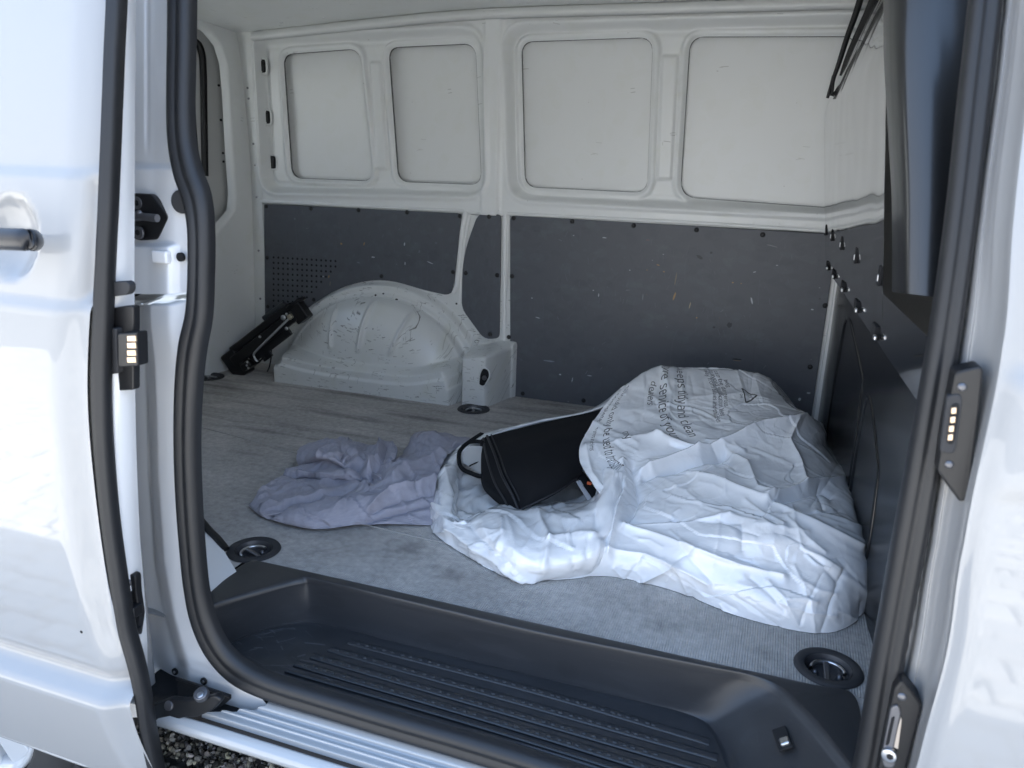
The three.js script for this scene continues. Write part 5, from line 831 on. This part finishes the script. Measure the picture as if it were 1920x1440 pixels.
// ---- grey work jacket dropped on the floor
{
  const jf0 = facets(0.007, 10, 0.6), jf1 = crumple(0.003, 18), jf = (p) => jf0(p) + jf1(p);
  const jk = thing('jacket', 'crumpled lilac grey cloth lying on the floor left of the bag', 'cloth');
  const weave = dataTex(256, 256, (u, v) => { const a = 236 + 16 * nz(u * 120, v * 120, 1) + 18 * fbm(u * 6, v * 6, 2); return [a * 0.99, a * 0.985, a]; }); weave.repeat.set(6, 6);
  const mat = phy([0.42, 0.42, 0.47], 0.88, { ...DS, map: weave, sheen: 0.3, sheenRoughness: 0.6, sheenColor: new THREE.Color(0.4, 0.42, 0.5) });
  const A = [
    [[466, 948, 0.008], [492, 968, 0.012], [540, 983, 0.012], [600, 992, 0.010], [690, 982, 0.012], [810, 985, 0.004]],
    [[478, 932, 0.025], [508, 954, 0.028], [548, 966, 0.032], [612, 974, 0.03], [700, 962, 0.03], [812, 965, 0.02]],
    [[496, 914, 0.032], [535, 934, 0.026], [580, 942, 0.040], [645, 944, 0.048], [725, 935, 0.05], [815, 935, 0.045]],
    [[520, 900, 0.025], [560, 905, 0.034], [610, 918, 0.028], [690, 920, 0.045], [752, 902, 0.062], [818, 905, 0.058]],
    [[552, 892, 0.006], [592, 896, 0.012], [642, 902, 0.020], [712, 902, 0.030], [770, 870, 0.062], [830, 868, 0.065]],
    [[575, 890, 0.0], [610, 892, 0.0], [655, 895, 0.0], [730, 890, 0.010], [790, 845, 0.05], [860, 835, 0.058]],
    [[600, 885, 0.0], [640, 885, 0.0], [680, 885, 0], [745, 870, 0.0], [790, 815, 0.045], [885, 826, 0.035]],
    [[610, 880, 0.0], [650, 880, 0.0], [690, 878, 0], [750, 860, 0.0], [785, 812, 0.0], [885, 824, 0.0]],
  ];
  part('front_fold', drape(A, 190, 130, [
    { p: [[500, 968], [540, 948], [640, 925], [700, 910]], a: -0.0238, w: 5 }, { p: [[535, 945], [600, 930], [690, 915], [760, 880]], a: 0.0204, w: 8 }, { p: [[690, 955], [730, 925], [790, 905], [815, 895]], a: 0.0204, w: 6 }, { p: [[700, 960], [760, 930], [812, 918]], a: -0.0170, w: 5 }, { p: [[600, 912], [640, 905], [690, 918]], a: 0.0170, w: 5 }, { p: [[590, 910], [610, 935]], a: 0.0102, w: 5 }, { p: [[740, 905], [770, 880], [830, 850]], a: 0.0238, w: 8 }, { p: [[690, 978], [760, 955], [815, 935]], a: -0.0204, w: 5 }, { p: [[785, 845], [830, 832], [880, 830]], a: -0.0170, w: 5 }],
    (p, u, v, s, t) => (crumple(0.017, 7)(p) + jf(p)) * sm(0, 0.05, t)), mat, jk);
  const B = [
    [[520, 905, 0], [570, 905, 0], [625, 908, 0.01], [685, 914, 0.028], [712, 912, 0.045], [722, 912, 0.05]],
    [[528, 893, 0.02], [575, 893, 0.03], [628, 895, 0.045], [690, 898, 0.05], [716, 893, 0.06], [726, 896, 0.062]],
    [[546, 872, 0.04], [590, 874, 0.055], [640, 878, 0.070], [692, 878, 0.065], [722, 876, 0.072], [734, 878, 0.074]],
    [[550, 856, 0.05], [592, 852, 0.085], [640, 851, 0.095], [690, 857, 0.07], [726, 854, 0.078], [742, 856, 0.08]],
    [[560, 842, 0.045], [602, 834, 0.085], [650, 833, 0.095], [690, 845, 0.05], [728, 840, 0.072], [744, 842, 0.074]],
    [[572, 838, 0.02], [612, 828, 0.055], [650, 826, 0.06], [692, 840, 0.015], [726, 832, 0.05], [738, 832, 0.055]],
    [[575, 838, 0.0], [615, 828, 0.0], [650, 826, 0.0], [692, 838, 0.0], [724, 829, 0.03], [734, 828, 0.03]],
  ];
  part('rear_fold', drape(B, 160, 110, [
    { p: [[545, 858], [580, 866], [625, 872], [680, 866]], a: -0.0374, w: 6 }, { p: [[628, 850], [650, 858], [665, 848], [655, 836], [640, 832]], a: -0.0204, w: 5 }, { p: [[640, 852], [648, 842]], a: -0.0170, w: 4 }, { p: [[600, 845], [590, 862]], a: 0.0170, w: 5 }, { p: [[690, 870], [700, 890], [720, 905]], a: 0.0204, w: 6 }, { p: [[672, 872], [680, 895]], a: -0.0272, w: 5 }, { p: [[718, 835], [712, 862], [690, 880]], a: 0.0306, w: 6 }, { p: [[724, 840], [716, 868], [694, 888], [700, 905]], a: -0.0238, w: 5 }, { p: [[740, 870], [770, 850]], a: 0.0170, w: 5 }, { p: [[560, 885], [600, 888], [650, 890]], a: 0.0136, w: 6 }],
    (p, u, v, s, t) => (crumple(0.021, 9)(p) + jf(p)) * sm(0, 0.08, t)), mat, jk);
  // stitched hems
  part('hem', tube([[734, 828, 0.03], [738, 832, 0.055], [744, 842, 0.074], [742, 856, 0.08], [734, 878, 0.074], [726, 896, 0.062], [722, 912, 0.05]].map(([u, v, h]) => onY(u, v, h)), 0.0022, 40, 6), mat, jk);
  part('hem', tube([[500, 966, 0.03], [525, 962, 0.026], [545, 966, 0.026], [575, 984, 0.02], [600, 991, 0.008]].map(([u, v, h]) => onY(u, v, h)), 0.002, 40, 6), mat, jk);
}

// ---- car jack leaning against the wheel arch
{
  const jack = thing('car_jack', 'black folded car jack with a silver crank rod leaning on the wheel arch', 'car jack');
  const a = onZ(432, 690, -2.56), b = onZ(566, 588, -2.60), ax = b.clone().sub(a), len = ax.length(), X = ax.clone().normalize(), Z = V(0.25, 0.1, 1).addScaledVector(X, -V(0.25, 0.1, 1).dot(X)).normalize(), Y = new THREE.Vector3().crossVectors(Z, X);
  const Mx = new THREE.Matrix4().makeBasis(X, Y, Z).setPosition(a); const put = (g) => g.applyMatrix4(Mx);
  const blackM = std([0.008, 0.008, 0.009], 0.35), W = 0.085;
  part('base_channel', put(merge([block(len * 0.8, 0.028, 0.012, len * 0.52, 0.052, 0.0, 0.004), block(len * 0.8, 0.006, 0.05, len * 0.52, 0.066, -0.025, 0.003), block(len * 0.8, 0.028, 0.008, len * 0.52, 0.052, -0.05, 0.003)])), blackM, jack);
  part('lift_arm', put(merge([block(len * 0.86, 0.045, 0.012, len * 0.5, 0.012, 0.006, 0.005), block(len * 0.8, 0.03, 0.01, len * 0.5, 0.01, -0.045, 0.004)])), blackM, jack);
  part('lower_arm', put(merge([block(len * 0.55, 0.035, 0.012, len * 0.52, -0.026, 0.0, 0.005), block(0.05, 0.03, 0.012, len * 0.42, -0.05, 0.0, 0.004)])), blackM, jack);
  part('foot', put(merge([block(0.075, 0.12, 0.06, 0.03, 0.0, -0.02, 0.008), block(0.05, 0.03, 0.08, 0.085, -0.035, -0.01, 0.006)])), blackM, jack);
  part('saddle', put(merge([block(0.06, 0.075, 0.05, len * 0.97, 0.01, -0.02, 0.006), block(0.07, 0.014, 0.06, len * 0.99, 0.05, -0.02, 0.004)])), blackM, jack);
  part('handle_grip', put(rod(V(len * 0.62, 0.078, -0.01), V(len * 0.9, 0.075, -0.01), 0.011, 12)), std([0.025, 0.03, 0.035], 0.3), jack);
  const C = (x, y, z) => V(x, y, z).applyMatrix4(Mx);
  part('crank_rod', tube([C(len * 0.33, -0.055, 0.022), C(len * 0.335, -0.03, 0.026), C(len * 0.37, -0.014, 0.026), C(len * 0.6, -0.002, 0.026), C(len * 0.9, 0.012, 0.026)], 0.0045, 50, 8), std([0.6, 0.62, 0.64], 0.3, { metalness: 0.9 }), jack);
  part('crank_eye', put(merge([block(0.02, 0.02, 0.02, len * 0.91, 0.014, 0.024, 0.005)])), std([0.55, 0.5, 0.4], 0.35, { metalness: 0.9 }), jack);
  for (const [x, y, r] of [[0.83, 0.03, 0.0115], [0.79, -0.012, 0.0075], [0.50, 0.026, 0.006], [0.88, 0.033, 0.006]]) { const c = C(len * x, y, 0.013); part('pivot_pin', disc(c, Z, r, 0.006, 14, 1), M.steel, jack); }
  for (const [u, v] of [[464, 679], [463, 685], [466, 690]]) { const p = onZ(u, v, -2.53); part('chain_link', disc(p, V(0, 0, 1), 0.005, 0.006, 10, 1), M.steel, jack); }
  part('spare_loop', tube([onZ(470, 672, -2.55), onZ(483, 680, -2.55), onZ(496, 668, -2.56)], 0.004, 16, 6), blackM, jack);
  part('cable', tube([onZ(509, 655, -2.6), onZ(508, 672, -2.6), onZ(505, 688, -2.6), onZ(501, 697, -2.59)], 0.003, 20, 6), blackM, jack);
}

// ---------------------------------------------------------------- render
const renderer = new THREE.WebGLRenderer({ antialias: true });
renderer.setSize(1024, 768); renderer.toneMapping = THREE.LinearToneMapping; renderer.toneMappingExposure = EXPOSURE;
renderer.shadowMap.enabled = true; renderer.shadowMap.type = THREE.PCFSoftShadowMap; renderer.outputColorSpace = THREE.SRGBColorSpace;
renderer.render(scene, camera);
